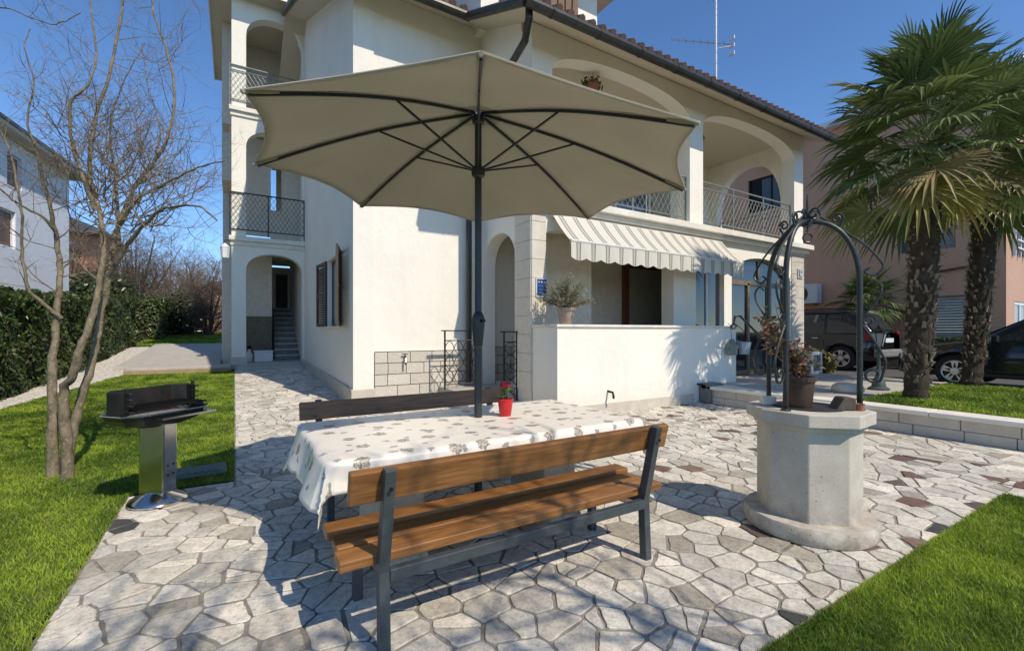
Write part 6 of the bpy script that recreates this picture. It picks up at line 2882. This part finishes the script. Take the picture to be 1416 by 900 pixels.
def make_car(name, label, paint, L, W, wheels, rw, sill, belt, top, wtop, glass, seed=0, suv=False):
    t = thing(name, label, 'car', (0, 0, 0))
    x0, x1 = -L / 2, L / 2
    xsn = set(np.round(np.linspace(x0, x1, 60), 4))
    for xc_ in wheels:
        for a in np.linspace(0, PI, 17):
            xsn.add(round(float(xc_ + (rw + .055) * math.cos(a)), 4))
    for tab in (belt, top):
        for x, _ in tab:
            xsn.add(round(float(x), 4))
    xsn = sorted(x for x in xsn if x0 <= x <= x1)
    hw = W / 2

    def plan_w(x):
        # rounded ends in plan
        e = min(x - x0, x1 - x)
        return hw * (1 - .20 * max(0, 1 - e / .45) ** 2)

    def section(x):
        zl = sill
        for xc_ in wheels:
            r_ = rw + .055
            if abs(x - xc_) < r_:
                zl = max(zl, rw + math.sqrt(max(0, r_ * r_ - (x - xc_) ** 2)) * .98)
        zb, zt = lerp_tab(belt, x), lerp_tab(top, x)
        w_ = plan_w(x)
        wt = max(.1, lerp_tab(wtop, x)) * w_ / hw
        zm = max(zl + .02, sill + (zb - sill) * .55)
        pts = [(w_ * .955, zl), (w_ * .99, max(zl + .01, min(zm - .01, zl + .08))), (w_ * 1.0, zm), (w_ * .965, zb), (w_ * .955, zb + .015)]
        if zt < zb + .06:
            zt2 = zb + .02
            pts += [(w_ * .93, zt2), (w_ * .85, zt2 + .02), (w_ * .5, zt2 + .035), (0, zt2 + .045)]
        else:
            pts += [(wt * 1.0, zt - .05), (wt * .93, zt - .012), (wt * .5, zt + .012), (0, zt + .02)]
        return pts
    m_ = MB()
    secs = [section(x) for x in xsn]
    n = len(secs[0])
    for s in (1, -1):
        b0 = len(m_.v)
        for x, sec in zip(xsn, secs):
            for y, z in sec:
                m_.v.append((x, y * s, z))
        for i in range(len(xsn) - 1):
            for j in range(n - 1):
                a = b0 + i * n + j
                m_.face([a, a + n, a + n + 1, a + 1] if s < 0 else [a, a + 1, a + n + 1, a + n])
        for i in (0, len(xsn) - 1):
            m_.face([b0 + i * n + j for j in range(n)] + [])
    for i in (0, len(xsn) - 1):
        sec = secs[i]
        m_.poly([(xsn[i], y, z) for y, z in sec] + [(xsn[i], -y, z) for y, z in reversed(sec[:-1])])
    body = soft(m_.build('body', paint, t, merge=True, local=True), 32)
    m_ = MB()
    m_.box(x0 + .15, x1 - .15, -hw + .26, hw - .26, sill - .04, sill + .45)
    m_.build('underbody', M['iron_black'], t, local=True)
    # glass
    m_ = MB()

    def side_pt(x, k, s):
        sec = section(x)
        (ya, za), (yb, zb) = sec[4], sec[5]
        return (x, (ya + (yb - ya) * k + .006) * s, za + (zb - za) * k + .002)
    for xa, xb, xa2, xb2 in glass['side']:
        for s in (1, -1):
            m_ = MB()
            nseg = 6
            for q in range(nseg):
                u0, u1 = q / nseg, (q + 1) / nseg
                p = [side_pt(xa + (xb - xa) * u0, .06, s), side_pt(xa + (xb - xa) * u1, .06, s), side_pt(xa2 + (xb2 - xa2) * u1, .93, s), side_pt(xa2 + (xb2 - xa2) * u0, .93, s)]
                m_.poly(p if s < 0 else p[::-1])
            m_.build('side_window', M['glass'], t, local=True)
    for nm, (xa, xb) in (('windscreen', glass['front']), ('rear_window', glass['rear'])):
        m_ = MB()
        nseg = 6
        sgn = 1 if nm == 'windscreen' else -1
        for q in range(nseg):
            ua, ub = q / nseg, (q + 1) / nseg
            xs_ = (xa + (xb - xa) * ua, xa + (xb - xa) * ub)
            row = []
            for x in xs_:
                zt = lerp_tab(top, x)
                wt = lerp_tab(wtop, x) * plan_w(x) / hw
                row.append([(x + .008 * sgn, wt * .90 * k, zt + .014 + (.014 * (1 - abs(k)))) for k in (-1, -.5, 0, .5, 1)])
            for k in range(4):
                m_.poly([row[0][k], row[1][k], row[1][k + 1], row[0][k + 1]])
        m_.build(nm, M['glass'], t, local=True)
    for xc_ in wheels:
        for s in (1, -1):
            m_ = MB()
            yo = (hw - .015) * s
            prof = [(rw * .66, .05), (rw * .66, 0), (rw * .93, .0), (rw, .03), (rw, .17), (rw * .9, .2), (rw * .5, .2)]
            m_.lathe(prof, 0, 0, 0, 32, caps=False)
            m_.v = [(xc_ + vx, yo - s * vz, rw + vy) for vx, vy, vz in m_.v]
            wh = soft(m_.build('wheel', M['tyre'], t, merge=True, local=True))
            m_ = MB()
            m_.lathe([(rw * .60, .03), (rw * .60, 0), (rw * .66, -.006), (rw * .68, .01)], 0, 0, 0, 32, caps=False)
            for k in range(5):
                a = k * 2 * PI / 5 + .3
                for da in (-.16, .16):
                    m_.obox((rw * .12 * math.cos(a), rw * .12 * math.sin(a), .012), (rw * .62 * math.cos(a + da), rw * .62 * math.sin(a + da), .012), .055, .02, (0, 0, 1))
            m_.lathe([(.02, -.005), (.07, -.004), (.07, .02)], 0, 0, 0, 16)
            m_.v = [(xc_ + vx, yo + s * .004 - s * vz, rw + vy) for vx, vy, vz in m_.v]
            m_.build('rim', M['alloy'], wh, local=True)
            m_ = MB()
            m_.lathe([(rw * .59, .035), (rw * .59, .04)], 0, 0, 0, 24)
            m_.v = [(xc_ + vx, yo - s * vz, rw + vy) for vx, vy, vz in m_.v]
            m_.build('brake_disc', M['iron_black'], wh, local=True)
    # lamps, plate, handles, mirrors, seams
    for s in (1, -1):
        m_ = MB()
        zb = lerp_tab(belt, x0)
        if suv:
            m_.box(x0 + .045, x0 + .27, s * hw * .90 - .085, s * hw * .90 + .075, zb - .16, zb + .12)
        else:
            m_.box(x0 + .01, x0 + .16, s * hw * .72 - .17, s * hw * .72 + .15, zb - .15, zb - .02)
        m_.build('tail_light', M['redlamp'], t, bevel=.03, local=True)
        m_ = MB()
        zf = lerp_tab(belt, x1 - .1)
        m_.box(x1 - .22, x1 - .03, s * hw * .70 - .2, s * hw * .70 + .13, zf - .15, zf - .01)
        m_.build('headlight', M['chrome'], t, bevel=.03, local=True)
        m_ = MB()
        xm = glass['side'][-1][1] - .12
        m_.box(xm, xm + .12, s * (hw + .02) - .09 * (s < 0), s * (hw + .02) + .09 * (s > 0), lerp_tab(belt, xm) + .0, lerp_tab(belt, xm) + .14)
        m_.build('wing_mirror', paint, t, bevel=.03, local=True)
        m_ = MB()
        for xh in glass['handles']:
            zz = lerp_tab(belt, xh) - .10
            m_.box(xh, xh + .17, s * hw * .985 - .02, s * hw * .985 + .02, zz, zz + .03)
        m_.build('door_handle', M['chrome'], t, bevel=.006, local=True)
        m_ = MB()
        for xd in glass['seams']:
            m_.box(xd, xd + .008, s * hw * .995 - .006, s * hw * .995 + .006, sill + .1, lerp_tab(belt, xd) - .12)
        m_.build('door_seam', M['iron_black'], t, local=True)
    m_ = MB()
    zp = lerp_tab(belt, x0) - (.13 if suv else .22)
    m_.box(x0 - .016, x0 + .05, -.26, .26, zp - .06, zp + .055)
    m_.build('number_plate', M['white_paint'], t, local=True)
    m_ = MB()
    m_.box(x0 - .05, x0 + .1, -hw * .86, hw * .86, sill + .08, sill + .30)
    m_.build('bumper', M['grey_stone'] if suv else paint, t, bevel=.05, local=True)
    if suv:
        m_ = MB()
        for s in (1, -1):
            m_.tube([(-1.6, s * hw * .68, 1.70), (-1.5, s * hw * .68, 1.745), (.3, s * hw * .68, 1.745), (.4, s * hw * .68, 1.70)], .018, 6)
        m_.build('roof_rail', M['iron_black'], t, local=True)
        m_ = MB()
        m_.tube([(x0 + .32, 0.05, 1.05), (x0 + .22, -.3, 1.0)], .01, 4)
        m_.build('rear_wiper', M['iron_black'], t, local=True)
    return t


suv = make_car('parked_suv', 'dark estate car parked with its rear to the camera beside the pink building', M['carblack'], 4.45, 1.80, (-1.42, 1.22), .345, .30,
               [(-2.23, .98), (-1.9, 1.0), (1.0, .96), (1.5, .92), (2.1, .82), (2.23, .72)],
               [(-2.23, 1.02), (-2.14, 1.06), (-1.72, 1.60), (-1.4, 1.66), (0.0, 1.68), (.45, 1.62), (1.18, 1.0), (1.3, .96), (2.23, .76)],
               [(-2.23, .80), (-2.1, .80), (-1.7, .66), (.4, .64), (1.2, .78), (2.23, .8)],
               {'side': [(-1.85, -1.05, -1.55, -1.02), (-.98, .02, -.95, .0), (.1, .98, .08, .48)], 'front': (.52, 1.14), 'rear': (-2.10, -1.74), 'handles': (-.85, .2), 'seams': (-1.0, .05, 1.0)}, suv=True)
suv.location = (15.36, 5.27 + 2.23, .205)
suv.rotation_euler = (0, 0, R(90))
sed = make_car('parked_sedan', 'dark blue green saloon car parked at the right edge behind the second palm', M['cargreen'], 4.55, 1.76, (-1.40, 1.33), .315, .24,
               [(-2.28, .86), (-1.8, .92), (0.8, .88), (1.2, .86), (2.0, .74), (2.28, .60)],
               [(-2.28, .9), (-1.75, .96), (-1.1, 1.36), (-.5, 1.43), (.0, 1.42), (.35, 1.36), (1.12, .92), (1.3, .88), (2.28, .62)],
               [(-2.28, .8), (-1.7, .78), (-1.0, .60), (.2, .60), (1.1, .76), (2.28, .8)],
               {'side': [(-1.5, -.62, -1.02, -.6), (-.52, .82, -.50, .26)], 'front': (.40, 1.06), 'rear': (-1.70, -1.15), 'handles': (-.45, -1.25), 'seams': (-.56, .9)})
sed.location = (12.95, 3.10 - 1.33, .205)
sed.rotation_euler = (0, 0, R(90))

# ------------------------------------------------------------------ camera, sun, sky
cd = bpy.data.cameras.new('camera')
cam = bpy.data.objects.new('camera', cd)
COL.objects.link(cam)
cam.location = (0, 0, CAM_H)
cam.rotation_euler = (R(90), 0, R(-YAW))
cd.lens = 16.0
cd.sensor_width = 36.0
cd.shift_y = 8 / 1416
cd.clip_start = .05
cd.clip_end = 3000
SC.camera = cam

EL = 47.0
T = Vector((-.255 * math.cos(R(EL)), .967 * math.cos(R(EL)), -math.sin(R(EL))))
sd = bpy.data.lights.new('sun', 'SUN')
sd.energy = 3.3
sd.angle = R(.53)
sd.color = (1.0, .90, .77)
so = bpy.data.objects.new('sun', sd)
COL.objects.link(so)
so.rotation_euler = T.to_track_quat('-Z', 'Y').to_euler()
so.location = (4, -10, 20)

w = bpy.data.worlds.new('World')
SC.world = w
w.use_nodes = True
nt = w.node_tree
bg = nt.nodes['Background']
sky = nt.nodes.new('ShaderNodeTexSky')
sky.sky_type = 'NISHITA'
sky.sun_disc = False
sky.sun_elevation = R(EL)
sky.sun_rotation = R(167)
sky.altitude = 2500
sky.air_density = 1.0
sky.dust_density = .1
sky.ozone_density = 4.0
hs = nt.nodes.new('ShaderNodeHueSaturation')
hs.inputs['Saturation'].default_value = 1.1
nt.links.new(sky.outputs[0], hs.inputs['Color'])
nt.links.new(hs.outputs[0], bg.inputs['Color'])
bg.inputs['Strength'].default_value = .15

SC.render.engine = 'CYCLES'
SC.cycles.use_denoising = True
SC.cycles.max_bounces = 8
SC.cycles.diffuse_bounces = 4
SC.cycles.transparent_max_bounces = 8
SC.view_settings.view_transform = 'Standard'
SC.view_settings.look = 'None'
SC.view_settings.gamma = 1
SC.view_settings.use_curve_mapping = False
SC.view_settings.exposure = .40
